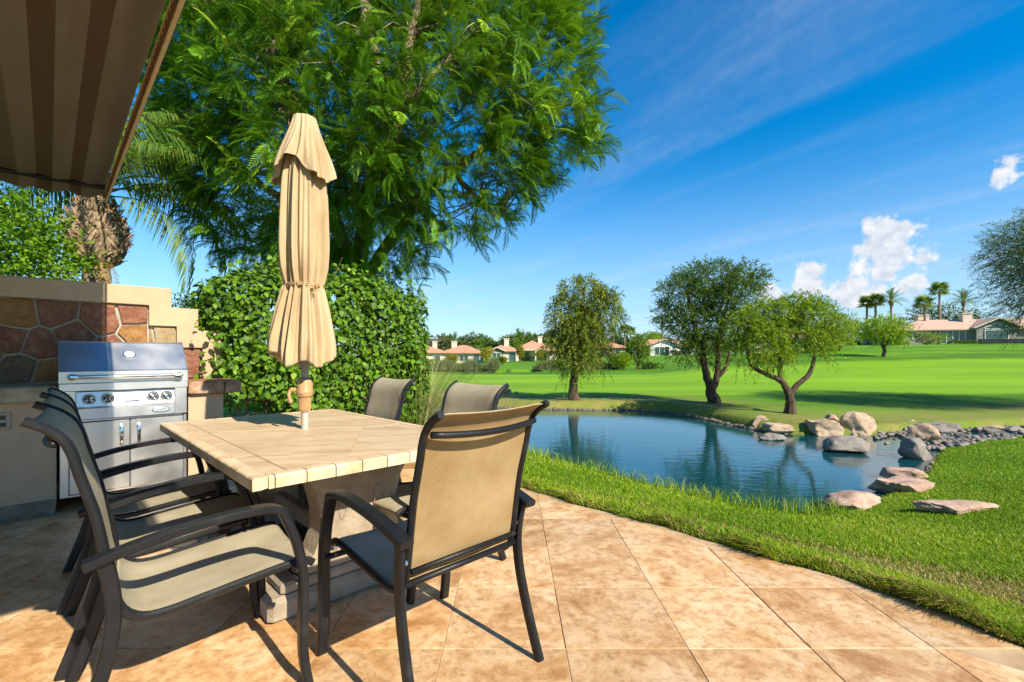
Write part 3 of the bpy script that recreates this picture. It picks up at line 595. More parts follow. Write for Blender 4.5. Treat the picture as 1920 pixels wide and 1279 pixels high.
# ------------------------------------------------------------------ dining table
U0, U1, W0, W1 = .54, 1.75, 1.91, 3.945; TZ = .74
TC = ((U0 + U1) / 2, (W0 + W1) / 2)
tb = empty('dining_table', UV(TC[0], TC[1]), math.radians(45), 'rectangular outdoor dining table topped with beige travertine tiles on carved stone pedestals', 'table')
hu, hv = (U1 - U0) / 2, (W1 - W0) / 2
b = MB(); b.box((0, 0, .709), (2 * hu - .05, 2 * hv - .05, .042)); b.build('substrate', M_castone, tb)
b = MB(); b.box((0, 0, .732), (2 * hu - .11, 2 * hv - .11, .006)); b.build('grout_bed', M_grout, tb)
EP = [(-hu, -.018), (-hu, -.006), (-hu + .006, 0), (-hu + .052, 0), (-hu + .052, -.05), (-hu + .004, -.052), (-hu, -.046)]
def edge_piece(a0, a1, side):                           # bullnose edging tile running along one side
    sec = [(.0, -.05), (.0, -.008), (.003, -.003), (.008, 0), (.054, 0), (.054, -.045), (.03, -.05)]
    vs = []; g = .0022
    for a in (a0 + g, a1 - g):
        for d, z in sec:
            if side == 0: p = (-hu + d, a)
            elif side == 1: p = (hu - d, a)
            elif side == 2: p = (a, -hv + d)
            else: p = (a, hv - d)
            vs.append((p[0], p[1], TZ + z))
    n = len(sec); fs = [(i, (i + 1) % n, n + (i + 1) % n, n + i) for i in range(n)] + [tuple(range(n - 1, -1, -1)), tuple(range(n, 2 * n))]
    mb = MB(); mb.add(vs, fs); o = mb.build('edging_tile', M_edge, tb)
    q = bmesh.new(); q.from_mesh(o.data); bmesh.ops.recalc_face_normals(q, faces=q.faces); q.to_mesh(o.data); q.free()
def runs(a, b, first, step):
    r = [a]; x = a + first
    while x < b - .03: r.append(x); x += step
    r.append(b); return r
for side, (a, b_) in ((0, (-hv, hv)), (1, (-hv, hv)), (2, (-hu + .0542, hu - .0542)), (3, (-hu + .0542, hu - .0542))):
    r = runs(a, b_, .075 if side < 2 else .025, .1205)
    for i in range(len(r) - 1): edge_piece(r[i], r[i + 1], side)
# border strips, then big diagonal field tiles
iu, iv = hu - .056, hv - .056; bw = .085
for (x0, x1, y0, y1, vert) in ((-iu, -iu + bw, -iv, iv, 1), (iu - bw, iu, -iv, iv, 1)):
    r = runs(y0, y1, .41, .41)
    for i in range(len(r) - 1): mb = MB(); mb.poly([(x0, r[i] + .0015), (x1 - .003 if x0 < 0 else x1, r[i] + .0015), (x1 - .003 if x0 < 0 else x1, r[i + 1] - .0015), (x0, r[i + 1] - .0015)], TZ - .02, TZ - .0012, .0015); mb.build('border_tile', M_table, tb)
fx = iu - bw - .002; T = .42; an = math.radians(58)
for i in range(-6, 7):
    for j in range(-6, 7):
        c = (i * T + .06, j * T + .1); pl = [(c[0] + dx, c[1] + dy) for dx, dy in ((0, 0), (T - .003, 0), (T - .003, T - .003), (0, T - .003))]
        pl = [(x * math.cos(an) - y * math.sin(an), x * math.sin(an) + y * math.cos(an)) for x, y in pl]
        for a_, b_, c_ in ((1, 0, fx), (-1, 0, fx), (0, 1, iv), (0, -1, iv)):
            pl = clip(pl, a_, b_, c_)
            if len(pl) < 3: break
        if len(pl) < 3 or abs(area(pl)) < .0015: continue
        mb = MB(); mb.poly(pl, TZ - .02, TZ - .001 + random.Random(i * 7 + j).uniform(-.0004, .0004), .0012); mb.build('field_tile', M_table, tb)
for s in (-1, 1):                                        # two carved pedestals
    y = s * .60
    mb = MB(); out_ = [(.33, .688), (.30, .66), (.235, .55), (.205, .44), (.205, .33), (.24, .24), (.30, .215)]
    ring = [(x, z) for x, z in out_] + [(-x, z) for x, z in out_[::-1]]; n = len(ring)
    mb.add([(x, yy, z) for yy in (y - .075, y + .075) for x, z in ring], [tuple(range(n)), tuple(range(2 * n - 1, n - 1, -1))] + [(i, n + i, n + (i + 1) % n, (i + 1) % n) for i in range(n)])
    pd = mb.build('pedestal', M_castone, tb)
    q = bmesh.new(); q.from_mesh(pd.data); bmesh.ops.recalc_face_normals(q, faces=q.faces); q.to_mesh(pd.data); q.free()
    mb = MB(); mb.box((0, y, .055), (.92, .26, .11), .02); mb.box((0, y, .135), (.80, .22, .05), .012); mb.box((0, y, .185), (.68, .19, .06), .015); mb.build('foot', M_castone, pd)
    for t in (-1, 1):                                     # incised scrolls on the face
        mb = MB(); mb.tube([(t * (.10 + .035 * math.cos(k * .55) * (1 - k * .05)), y - .077, .44 + .09 * math.sin(k * .55) * (1 - k * .04)) for k in range(14)], .005, 5)
        mb.build('scroll_relief', M_castone, pd, True)
b = MB(); b.box((0, 0, .20), (.07, 1.2 - .16, .10), .01); b.build('stretcher_beam', M_castone, tb)

# ------------------------------------------------------------------ closed parasol standing through the table
pu0 = (1.148, 3.0)
um = empty('parasol', UV(pu0[0], pu0[1]), 0, 'closed tan canvas parasol tied with cord standing through the dining table', 'umbrella')
mb = MB(); mb.tube([(0, 0, .02), (0, 0, .88)], .0215, 16); mb.build('lower_pole', mat('pale_pole', [(.3, (.34, .31, .27)), (.7, (.44, .41, .36))], scale=12, rough=.4), um, True)
mb = MB(); mb.tube([(0, 0, 1.03), (0, 0, 2.66)], .0235, 16); mb.build('upper_pole', M_pole, um, True)
mb = MB(); mb.lathe([(.030, .94), (.046, .945), (.050, .965), (.050, .975), (.047, .98), (.047, 1.025), (.044, 1.04), (.040, 1.052), (.026, 1.056)], 28); hs_ = mb.build('crank_housing', M_bronze, um, True)
mb = MB(); n = 36
mb.add([(r * (1 + (.05 if k % 2 else -.03)) * math.cos(2 * math.pi * k / n), r * (1 + (.05 if k % 2 else -.03)) * math.sin(2 * math.pi * k / n), z) for r, z in ((.037, .945), (.034, .865), (.030, .850)) for k in range(n)], [(a * n + k, a * n + (k + 1) % n, (a + 1) * n + (k + 1) % n, (a + 1) * n + k) for a in range(2) for k in range(n)] + [tuple(range(2 * n, 3 * n))]); mb.build('ribbed_grip', M_bronze, um)
mb = MB(); mb.tube([(-.045, -.01, .985), (-.078, -.02, .985)], .016, 10); mb.tube([(-.078, -.02, .99), (-.088, -.03, .955), (-.066, -.045, .905)], [.012, .010, .012], 8); mb.build('crank_handle', M_bronze, hs_, True)
for zz_ in (.958, 1.036):
    mb = MB()
    for a in range(6): mb.lathe([(.004, 0), (.004, .004), (.002, .005)], 8, (.0, -.046, zz_), 'y') if a == 0 else None
    mb.build('screw', M_dark, hs_)
def cloth(name, rings, hem_fn, folds, seed, parent, nseg=220, thick=.004):
    """hanging pleated cloth: rings = [(z, radius, fold depth)], from top to hem"""
    rn = np.random.RandomState(seed); th = np.linspace(0, 2 * math.pi, nseg, endpoint=False); nz = 70
    zs = np.array([r[0] for r in rings]); rs = np.array([r[1] for r in rings]); fd = np.array([r[2] for r in rings]); t = np.linspace(0, 1, len(rings)); tt = np.linspace(0, 1, nz)
    zz = np.interp(tt, t, zs); rad = np.interp(tt, t, rs); fdd = np.interp(tt, t, fd); ker = np.array([1, 2, 3, 2, 1]) / 9
    for a in (rad, fdd): a[2:-2] = np.convolve(a, ker, 'valid')
    ph = rn.uniform(0, 6.28, 6); am = rn.uniform(.6, 1.2, 6); V = []
    for i in range(nz):
        wob = .35 * np.sin(tt[i] * 7 + ph[3])
        f = am[0] * np.sin(folds * th + ph[0] + wob) + .6 * am[1] * np.sin((folds * 2 + 1) * th + ph[1] - wob * 1.4) + .5 * np.sin((folds - 3) * th + ph[2]) + .35 * np.sin(5 * folds * th * .6 // 1 * 0 + (folds * 3 + 2) * th + ph[4] + tt[i] * 3)
        f = np.sign(f) * np.abs(f) ** .8
        r = rad[i] * (1 + fdd[i] * f * .5); z = zz[i] + hem_fn(th) * tt[i] ** 2.5
        V.append(np.stack([r * np.cos(th), r * np.sin(th), z], 1))
    V = np.array(V); inner = V.copy(); inner[:, :, :2] *= (1 - thick / np.maximum(np.hypot(V[:, :, 0], V[:, :, 1]), .02))[:, :, None]
    ns = nseg; v = np.concatenate([V.reshape(-1, 3), inner.reshape(-1, 3)]); o_ = nz * ns; F_ = []
    i, k = np.meshgrid(np.arange(nz - 1), np.arange(ns), indexing='ij'); a = i * ns + k; b_ = i * ns + (k + 1) % ns; c = (i + 1) * ns + (k + 1) % ns; d = (i + 1) * ns + k
    q = np.stack([a, d, c, b_], -1).reshape(-1, 4); q2 = np.stack([a, b_, c, d], -1).reshape(-1, 4) + o_
    k = np.arange(ns); last = (nz - 1) * ns; rim = np.stack([last + k, last + k + o_, last + (k + 1) % ns + o_, last + (k + 1) % ns], 1)
    return obj(name, mesh_np(name, v, np.concatenate([q, q2, rim]), M_canvas, True), parent)
canopy = cloth('canopy', [(2.60, .05, .1), (2.45, .10, .25), (2.30, .118, .30), (2.1, .126, .30), (1.9, .130, .32), (1.75, .122, .34), (1.66, .104, .36), (1.636, .100, .36), (1.60, .108, .36), (1.48, .134, .36), (1.33, .160, .36), (1.24, .172, .34), (1.17, .172, .30)], lambda th: .030 * np.sin(2 * th + .6) + .028 * np.sin(5 * th + 1.2), 8, 3, um)
capo = cloth('vent_cap', [(2.708, .035, .05), (2.700, .066, .10), (2.66, .074, .16), (2.60, .088, .22), (2.52, .112, .28), (2.44, .138, .30), (2.37, .158, .30), (2.335, .166, .28)], lambda th: .040 * np.sin(2 * th - 1.3) + .030 * np.sin(3 * th + .5) + .012 * np.sin(7 * th), 6, 11, um)
mb = MB(); mb.lathe([(.02, 2.690), (.036, 2.706), (.03, 2.712), (.008, 2.716)], 20); mb.build('finial', M_canvas, um, True)
mb = MB()
for dz in (0, .011): mb.tube([(.112 * math.cos(a), .112 * math.sin(a), 1.634 + dz + .004 * math.sin(3 * a)) for a in np.linspace(0, 2 * math.pi, 40)], .0042, 6)
mb.tube([(.085, -.085, 1.637), (.10, -.098, 1.615), (.095, -.09, 1.59), (.105, -.092, 1.572)], .004, 6); mb.tube([(.085, -.085, 1.637), (.112, -.09, 1.63), (.115, -.09, 1.60)], .0035, 6); mb.tube([(.09, -.085, 1.637), (.13, -.07, 1.648), (.125, -.075, 1.625)], .0035, 6)
mb.build('tie_cord', M_rope, um, True)
ub = empty('umbrella_stand', UV(pu0[0], pu0[1]), .4, 'black weighted stand for the parasol on the floor under the table', 'stand')
mb = MB(); mb.lathe([(.30, 0), (.315, .015), (.305, .05), (.26, .085), (.14, .11), (.05, .12)], 36); mb.build('weight', M_black, ub, True)
mb = MB(); mb.lathe([(.034, .115), (.034, .36), (.038, .362), (.038, .39), (.0225, .392)], 20); mb.build('pole_sleeve', M_black, ub, True)

# ------------------------------------------------------------------ sling chairs
def smooth_path(pts, n=5):
    o = []; P_ = [Vector(p) for p in pts]
    for i in range(len(P_) - 1):
        p0, p1, p2, p3 = P_[max(i - 1, 0)], P_[i], P_[i + 1], P_[min(i + 2, len(P_) - 1)]
        for k in range(n):
            t = k / n; o.append(.5 * ((2 * p1) + (p2 - p0) * t + (2 * p0 - 5 * p1 + 4 * p2 - p3) * t * t + (3 * p1 - p0 - 3 * p2 + p3) * t ** 3))
    return o + [P_[-1]]
RAIL = [(-.407, 1.02), (-.363, .996), (-.329, .962), (-.309, .917), (-.296, .861), (-.278, .796), (-.258, .72), (-.238, .60), (-.222, .50), (-.200, .435), (-.155, .398), (-.09, .392), (0, .402), (.15, .420), (.27, .433), (.325, .432), (.352, .416)]
RP = smooth_path([(0, y, z) for y, z in RAIL], 3)
def sling(i0, i1, sag):
    nx = 14; V = []; pts = RP[i0:i1]; nn = len(pts)
    for i, p in enumerate(pts):
        t = (RP[min(i0 + i + 1, len(RP) - 1)] - RP[max(i0 + i - 1, 0)]).normalized(); nv = Vector((0, -t.z, t.y)) * -1
        nv = Vector((0, t.z * -1, t.y)); nv = nv if True else nv
        for k in range(nx + 1):
            x = -.240 + .480 * k / nx; s = sag * (1 - (x / .240) ** 2) + .006 * (abs(x) / .24) ** 12; V.append(p + Vector((x, 0, 0)) - nv * (s - .010))
    n0 = len(V); th = .003
    for i, p in enumerate(pts):
        t = (RP[min(i0 + i + 1, len(RP) - 1)] - RP[max(i0 + i - 1, 0)]).normalized(); nv = Vector((0, -t.z, t.y))
        for k in range(nx + 1): V.append(V[i * (nx + 1) + k] - nv * th)
    fs = []
    for i in range(nn - 1):
        for k in range(nx):
            a = i * (nx + 1) + k; q = (a, a + 1, a + nx + 2, a + nx + 1); fs += [q, tuple(n0 + z for z in q[::-1])]
    for k in range(nx):
        for e in (0, (nn - 1) * (nx + 1)): fs.append((e + k, e + k + 1, n0 + e + k + 1, n0 + e + k))
    mb = MB(); mb.add(V, fs); me = mb.mesh('sling', M_sling, True); me.materials.append(M_slingb); nq = (nn - 1) * nx * 2
    for i, p in enumerate(me.polygons): p.material_index = 1 if i < nq and i % 2 else 0
    q = bmesh.new(); q.from_mesh(me); bmesh.ops.recalc_face_normals(q, faces=q.faces); q.to_mesh(me); q.free(); return me
def chair_meshes():
    L = []
    i1 = 26
    L.append(('back_sling', sling(1, i1 + 1, .012))); L.append(('seat_sling', sling(i1, len(RP) - 1, .010)))
    for s in (-1, 1):
        X = s * .246
        mb = MB(); mb.sweep([(X, p.y, p.z) for p in RP], oct_sec(.024, .027, .32), (1, 0, 0)); L.append(('side_rail', mb.mesh('side_rail', M_frame, False)))
        mb = MB(); rl = smooth_path([(s * .283, -.335, 0), (s * .280, -.300, .10), (s * .277, -.262, .22), (s * .275, -.232, .34), (s * .274, -.220, .45), (s * .277, -.228, .54), (s * .284, -.240, .602)], 4)
        mb.sweep(rl, oct_sec(.026, .040, .22), (1, 0, 0)); L.append(('rear_leg', mb.mesh('rear_leg', M_frame)))
        mb = MB(); fl = smooth_path([(s * .306, .318, 0), (s * .304, .300, .12), (s * .302, .300, .26), (s * .301, .300, .40), (s * .301, .280, .52), (s * .301, .243, .62), (s * .301, .228, .652)], 4)
        mb.sweep(fl, oct_sec(.044, .030, .22), (1, 0, 0)); L.append(('front_leg', mb.mesh('front_leg', M_frame)))
        mb = MB(); ar = smooth_path([(s * .287, -.285, .602), (s * .291, -.20, .626), (s * .296, -.08, .652), (s * .300, .05, .668), (s * .301, .15, .671), (s * .301, .205, .664), (s * .301, .232, .648)], 4)
        mb.sweep(ar, oct_sec(.052, .027, .2), (1, 0, 0)); L.append(('armrest', mb.mesh('armrest', M_frame)))
        mb = MB(); mb.tube([(s * .255, .285, .418), (s * .285, .290, .418)], .013, 8); mb.tube([(s * .252, -.226, .520), (s * .272, -.224, .520)], .012, 8); L.append(('bolt', mb.mesh('bolt', M_chrome)))
    tbp = [(x, -.345 - .030 * (1 - (x / .246) ** 2), .950 - .012 * (1 - (x / .246) ** 2)) for x in np.linspace(-.238, .238, 14)]
    mb = MB(); mb.tube(tbp, .0115, 10); L.append(('top_bar', mb.mesh('top_bar', M_frame, True)))
    mb = MB(); mb.tube([(-.24, -.238, .487), (.24, -.238, .487)], .0095, 10); L.append(('lumbar_bar', mb.mesh('lumbar_bar', M_frame, True)))
    mb = MB(); mb.tube([(-.272, -.220, .440), (.272, -.220, .440)], .0115, 10); L.append(('rear_stretcher', mb.mesh('rear_stretcher', M_frame, True)))
    mb = MB(); mb.tube([(-.30, .285, .392), (.30, .285, .392)], .012, 10); L.append(('front_stretcher', mb.mesh('front_stretcher', M_frame, True)))
    return L
CM = chair_meshes()
CHG = 'sling chairs around the dining table'
for u, v, rz, lab in ((1.085, 1.55, 45, 'black-framed tan sling armchair at the near end, its back to the camera'),
                      (.375, 2.045, -49, 'black-framed sling armchair on the grill side of the table, nearest the camera'),
                      (.385, 2.66, -48.5, 'black-framed sling armchair in the middle of the three on the grill side'),
                      (.395, 3.27, -48, 'black-framed sling armchair on the grill side, closest to the grill'),
                      (1.56, 2.25, 135, 'black-framed sling armchair on the pond side, nearer the camera'),
                      (1.56, 3.25, 135, 'black-framed sling armchair on the pond side, nearer the hedge')):
    t = empty('sling_chair', UV(u, v, .002), math.radians(rz), lab, 'chair', CHG)
    for nm, me_ in CM: obj(nm, me_, t)

# ------------------------------------------------------------------ striped canvas awning overhead, upper left
aw = empty('awning', UV(-1.1, 2.6, 2.5), math.radians(45), 'striped beige and brown canvas awning seen from below with braided edge trim', 'awning')
def awn_mat():
    m, n = newmat('awning_canvas'); v = coords(n, 'object', False); x = nd(n, 'ShaderNodeSeparateXYZ', {0: v}).outputs[0]
    ns = nd(n, 'ShaderNodeTexNoise', {'Vector': nd(n, 'ShaderNodeMapping', {0: v, 'Scale': (3, .6, 3)}).outputs[0], 'Scale': 3.0, 'Detail': 6})
    rp = nd(n, 'ShaderNodeValToRGB', {0: nd(n, 'ShaderNodeMapRange', {0: x, 1: -.45, 2: 1.45}).outputs[0]}); e = rp.color_ramp; e.interpolation = 'CONSTANT'; el = e.elements
    be, br, ta = (.165, .145, .12), (.085, .06, .045), (.115, .097, .08)
    st = [(-.45, ta), (.52, be), (.66, ta), (.93, be), (1.03, br), (1.12, be), (1.22, br), (1.30, be)]
    el[0].position = 0; el[0].color = col(ta); el[1].position = (st[1][0] + .45) / 1.9; el[1].color = col(st[1][1])
    for p, c in st[2:]: q = el.new((p + .45) / 1.9); q.color = col(c)
    c = nd(n, 'ShaderNodeMixRGB', {0: nd(n, 'ShaderNodeMapRange', {0: ns.outputs['Fac'], 1: .4, 2: .75, 4: .4}).outputs[0], 1: rp.outputs[0], 2: col((.10, .075, .055))})
    wv = nd(n, 'ShaderNodeTexNoise', {'Vector': v, 'Scale': 250.0}); bp = nd(n, 'ShaderNodeBump', {'Height': wv.outputs['Fac'], 'Strength': .2, 'Distance': .002})
    b = nd(n, 'ShaderNodeBsdfPrincipled', {'Base Color': c.outputs[0], 'Roughness': .9, 'Specular IOR Level': .1, 'Normal': bp.outputs[0]})
    tr = nd(n, 'ShaderNodeBsdfTranslucent', {'Color': c.outputs[0]}); mx = nd(n, 'ShaderNodeMixShader', {0: .015, 1: b.outputs[0], 2: tr.outputs[0]}); nd(n, 'ShaderNodeOutputMaterial', {0: mx.outputs[0]}); return m
M_awn = awn_mat()
xs = np.linspace(-2.2, 1.45, 230); ys = np.linspace(-2.85, 2.82, 60)
def awz(x, y): return .13 + .026 * np.maximum(x, -3) + .016 * np.abs(np.sin((x + .05) * math.pi / .20)) * sstep(.45, .6, x) + .02 * np.abs(np.sin(x * 3.3)) * sstep(.5, .3, x) + .008 * np.sin(y * 2 + x * 5)
X, Y = np.meshgrid(xs, ys, indexing='ij'); Z = awz(X, Y); top = np.stack([X, Y, Z + .012], -1).reshape(-1, 3); bot = np.stack([X, Y, Z], -1).reshape(-1, 3)
nx, ny = X.shape; i, k = np.meshgrid(np.arange(nx - 1), np.arange(ny - 1), indexing='ij'); a = (i * ny + k).ravel(); q = np.stack([a, a + ny, a + ny + 1, a + 1], 1)
obj('canvas', mesh_np('canvas', np.concatenate([top, bot]), np.concatenate([q, q[:, ::-1] + nx * ny]), M_awn, True), aw)
xs2 = np.linspace(-2.2, 1.45, 260); hem = -.085 - .022 * np.abs(np.sin((xs2 + .05) * math.pi / .21)); V = []
for yy in (2.80, 2.812):
    zt = awz(xs2, np.full_like(xs2, 2.8)) + .004
    V += [np.stack([xs2, np.full_like(xs2, yy) + .015 * np.sin(xs2 * 20), zt], 1), np.stack([xs2, np.full_like(xs2, yy) + .02 * np.sin(xs2 * 20 + .5), zt + hem], 1)]
n = len(xs2); V = np.concatenate(V); a = np.arange(n - 1); q1 = np.stack([a, a + 1, a + n + 1, a + n], 1); q2 = q1 + 2 * n; q3 = np.stack([a + n, a + n + 1, a + 3 * n + 1, a + 3 * n], 1)
obj('valance', mesh_np('valance', V, np.concatenate([q1, q2[:, ::-1], q3]), M_awn, True), aw)
M_trim = mat('braid_trim', [(.3, (.09, .03, .015)), (.7, (.24, .09, .05))], scale=20, rough=.9, jitter=True, valvar=.2); M_braid = mat('braid_cord', [(.3, (.44, .31, .21)), (.7, (.56, .42, .30))], scale=20, rough=.9)
mb = MB()
for dz in (.155, .055): mb.box((1.462, 0, dz), (.016, 5.66, .016), .003)
mb.build('trim_cord', M_braid, aw)
mb = MB(); mb.box((1.470, 0, .105), (.006, 5.66, .10)); mb.build('trim_band', M_dark, aw)
mb = MB(); mb.box((0, 0, 0), (.014, .038, .078), .004); tm = mb.mesh('trim_block', M_trim)
for k in range(86): o = obj('trim_block', tm, aw); o.location = (1.460, -2.80 + k * .0655, .105)
mb = MB(); mb.tube([(-2.15, -2.84, .08), (1.45, -2.84, .16)], .025, 10); mb.build('front_bar', M_frame, aw, True); mb = MB(); mb.tube([(-2.15, 2.77, .085), (1.45, 2.77, .165)], .018, 10); mb.build('rear_bar', M_frame, aw, True)
# ------------------------------------------------------------------ vegetation helpers
def tube_into(mb, pts, n=7): mb.tube([p[:3] for p in pts], [p[3] for p in pts], n)
def unit(v): return v / np.linalg.norm(v, axis=-1, keepdims=True)
def leaf_mesh(name, tv, tf, pos, Rm, s, mt, tone):
    v, f = scatter(tv, tf, pos, Rm, s); return mesh_np(name, v, f, mt, False, {'tone': rep(tone, len(tv))})
def foliage(rs, blobs, n_twig, per, leaf, wid, droop, twig, shell=.45):
    """leafy twigs through the volume of several ellipsoids; returns leaf placement and twig lines"""
    wts = np.array([b[6] if len(b) > 6 else b[3] * b[4] * b[5] for b in blobs]); wts = wts / wts.sum()
    bi = rs.choice(len(blobs), n_twig, p=wts); B = np.array([b[:6] for b in blobs])[bi]
    d = unit(rs.normal(size=(n_twig, 3))); r = shell + (1 - shell) * rs.rand(n_twig) ** .6
    st = B[:, :3] + d * B[:, 3:6] * r[:, None]
    dr = unit(d * .9 + rs.normal(size=(n_twig, 3)) * .5 + np.array([0, 0, .25])); L = twig * rs.uniform(.5, 1.3, n_twig)
    tone_t = rs.rand(n_twig) * .55
    t = np.linspace(.1, 1, per); pos = st[:, None] + dr[:, None] * (L[:, None] * t)[:, :, None]
    pos[:, :, 2] -= droop * (L[:, None] * t) * t
    pos = pos.reshape(-1, 3); n = len(pos); ld = np.repeat(dr, per, 0); ld = unit(ld * .6 + rs.normal(size=(n, 3)) * .65 + np.array([0, 0, -droop * .6]))
    Rm = frames(ld, unit(rs.normal(size=(n, 3)) * .7 + np.array([0, 0, 1.0]))); s = leaf * rs.uniform(.6, 1.3, n)
    sc_ = np.stack([s, s, s], 1); tone = np.clip(np.repeat(tone_t, per) + rs.rand(n) * .4, 0, 1)
    tw = (st, st + dr * L[:, None] - np.array([0, 0, 1]) * (droop * L)[:, None])
    return pos, Rm, sc_, tone, tw
def thin(wid): t = THIN_V.copy(); t[:, 1] *= wid; return t
def lines(a, b, r):                                       # thin three-sided twigs
    d = unit(b - a); s = unit(np.cross(d, np.array([.3, .5, .81]))); q = np.cross(d, s); n = len(a)
    ring = [s, -.5 * s + .87 * q, -.5 * s - .87 * q]; v = np.stack([a + x * r for x in ring] + [b + x * r * .4 for x in ring], 1)
    f = np.array([(0, 1, 4), (0, 4, 3), (1, 2, 5), (1, 5, 4), (2, 0, 3), (2, 3, 5)]); return v.reshape(-1, 3), ((np.arange(n) * 6)[:, None, None] + f[None]).reshape(-1, 3)
def make_tree(name, label, cat, base, limbs, blobs, lm, bark, seed, n_twig, per, leaf, wid, droop, twig, group=None, twigs=True, shell=.45):
    """limbs and blobs in world space"""
    e = empty(name, base, 0, label, cat, group); b0 = np.array(base); rs = np.random.RandomState(seed); mb = MB()
    for l in limbs:
        pts = smooth_path([p[:3] for p in l], 4); rr_ = np.interp(np.linspace(0, len(l) - 1, len(pts)), range(len(l)), [p[3] for p in l])
        j = .35 * rr_[-1]; mb.tube([(p[0] - b0[0] + rs.normal() * r_ * .10, p[1] - b0[1] + rs.normal() * r_ * .10, p[2] - b0[2]) for p, r_ in zip(pts, rr_)], list(rr_), 9)
    tk = mb.build('trunk', bark, e, True); tk['kind'] = 'stuff' if False else 'part'; del tk['kind']
    pos, Rm, s, tone, tw = foliage(rs, blobs, n_twig, per, leaf, wid, droop, twig, shell)
    c = obj('crown', leaf_mesh('crown', thin(wid), THIN_F, pos - b0, Rm, s, lm, tone), e); c['kind'] = 'stuff'
    if twigs:
        tips = np.array([l[-1][:3] for l in limbs] + [l[len(l) // 2][:3] for l in limbs]); k = rs.choice(n_twig, min(n_twig, 260), replace=False); a = tw[0][k]
        near = tips[np.argmin(((a[:, None] - tips[None]) ** 2).sum(-1), 1)]; rad = max(.006, limbs[0][-1][3] * .3)
        v1, f1 = lines(near, a, rad); v2, f2 = lines(tw[0], tw[1], rad * .35)
        o = obj('twigs', mesh_np('twigs', np.concatenate([v1, v2]) - b0, np.concatenate([f1, f2 + len(v1)]), bark), e); o['kind'] = 'stuff'
    return e
def PL(d, *pts): return [P(x, y, d + dd) + (r,) for x, y, dd, r in pts]       # limb through picture points at a distance
def BL(d, *bl): return [P(x, y, d + dd) + (rx * d / F, rd, ry * d / F) for x, y, dd, rx, ry, rd in bl]
# --- three pond-side trees
def base_at(px, py, z=-.3): x, y = onz(px, py, z); return (x, y, H(x, y) - .03)
d1 = base_at(1076, 748); D = d1[1]
make_tree('willow_tree', 'slender drooping tree with one dark trunk across the pond', 'tree', d1,
    [[d1 + (.21,)] + PL(D, (1075, 725, 0, .15), (1079, 690, 0, .13), (1084, 640, 0, .11), (1090, 590, 0, .08), (1096, 540, 0, .04)), PL(D, (1082, 660, 0, .06), (1062, 620, .2, .04), (1050, 585, .2, .02)), PL(D, (1086, 625, 0, .06), (1115, 585, -.2, .04), (1135, 560, -.2, .02)), PL(D, (1080, 685, 0, .05), (1050, 660, -.3, .03), (1038, 640, -.3, .02))],
    BL(D, (1092, 548, 0, 44, 30, .7), (1062, 590, 0, 34, 40, .6), (1128, 582, 0, 32, 42, .6), (1088, 620, -.1, 42, 40, .8), (1050, 642, 0, 26, 30, .5), (1112, 650, 0, 28, 34, .5), (1075, 668, -.2, 34, 24, .6), (1142, 562, 0, 18, 26, .4)), M_willow, M_bark, 11, 1500, 13, .13, .22, .9, .42)
d2 = base_at(1338, 755); D = d2[1]
make_tree('mesquite_tree', 'tall dark green tree with a forked trunk behind the pond', 'tree', d2,
    [[d2 + (.24,)] + PL(D, (1335, 738, 0, .17), (1328, 715, 0, .13), (1322, 690, 0, .11), (1316, 650, 0, .09), (1300, 600, 0, .06), (1290, 550, 0, .03)), PL(D, (1335, 735, 0, .12), (1344, 705, 0, .10), (1347, 670, 0, .08), (1350, 620, 0, .06), (1370, 550, 0, .03)), PL(D, (1342, 712, 0, .07), (1360, 690, -.1, .06), (1370, 655, -.1, .04), (1392, 600, -.1, .02)), PL(D, (1350, 625, 0, .05), (1390, 550, .3, .03), (1410, 520, .3, .015)), PL(D, (1318, 660, 0, .05), (1280, 610, .2, .03), (1255, 580, .2, .015))],
    BL(D, (1335, 525, 0, 66, 30, 1.0), (1280, 555, 0, 42, 40, .8), (1375, 560, 0, 50, 44, .9), (1300, 605, .1, 52, 38, .8), (1395, 520, 0, 36, 26, .6), (1256, 585, 0, 26, 32, .5), (1290, 650, 0, 36, 30, .6), (1345, 600, .2, 52, 44, .9), (1330, 655, .3, 40, 28, .6), (1310, 525, .4, 36, 26, .5), (1420, 520, 0, 14, 14, .3)), M_mesq, M_bark, 12, 2900, 13, .085, .30, .25, .34)
d3 = base_at(1482, 773); D = d3[1]
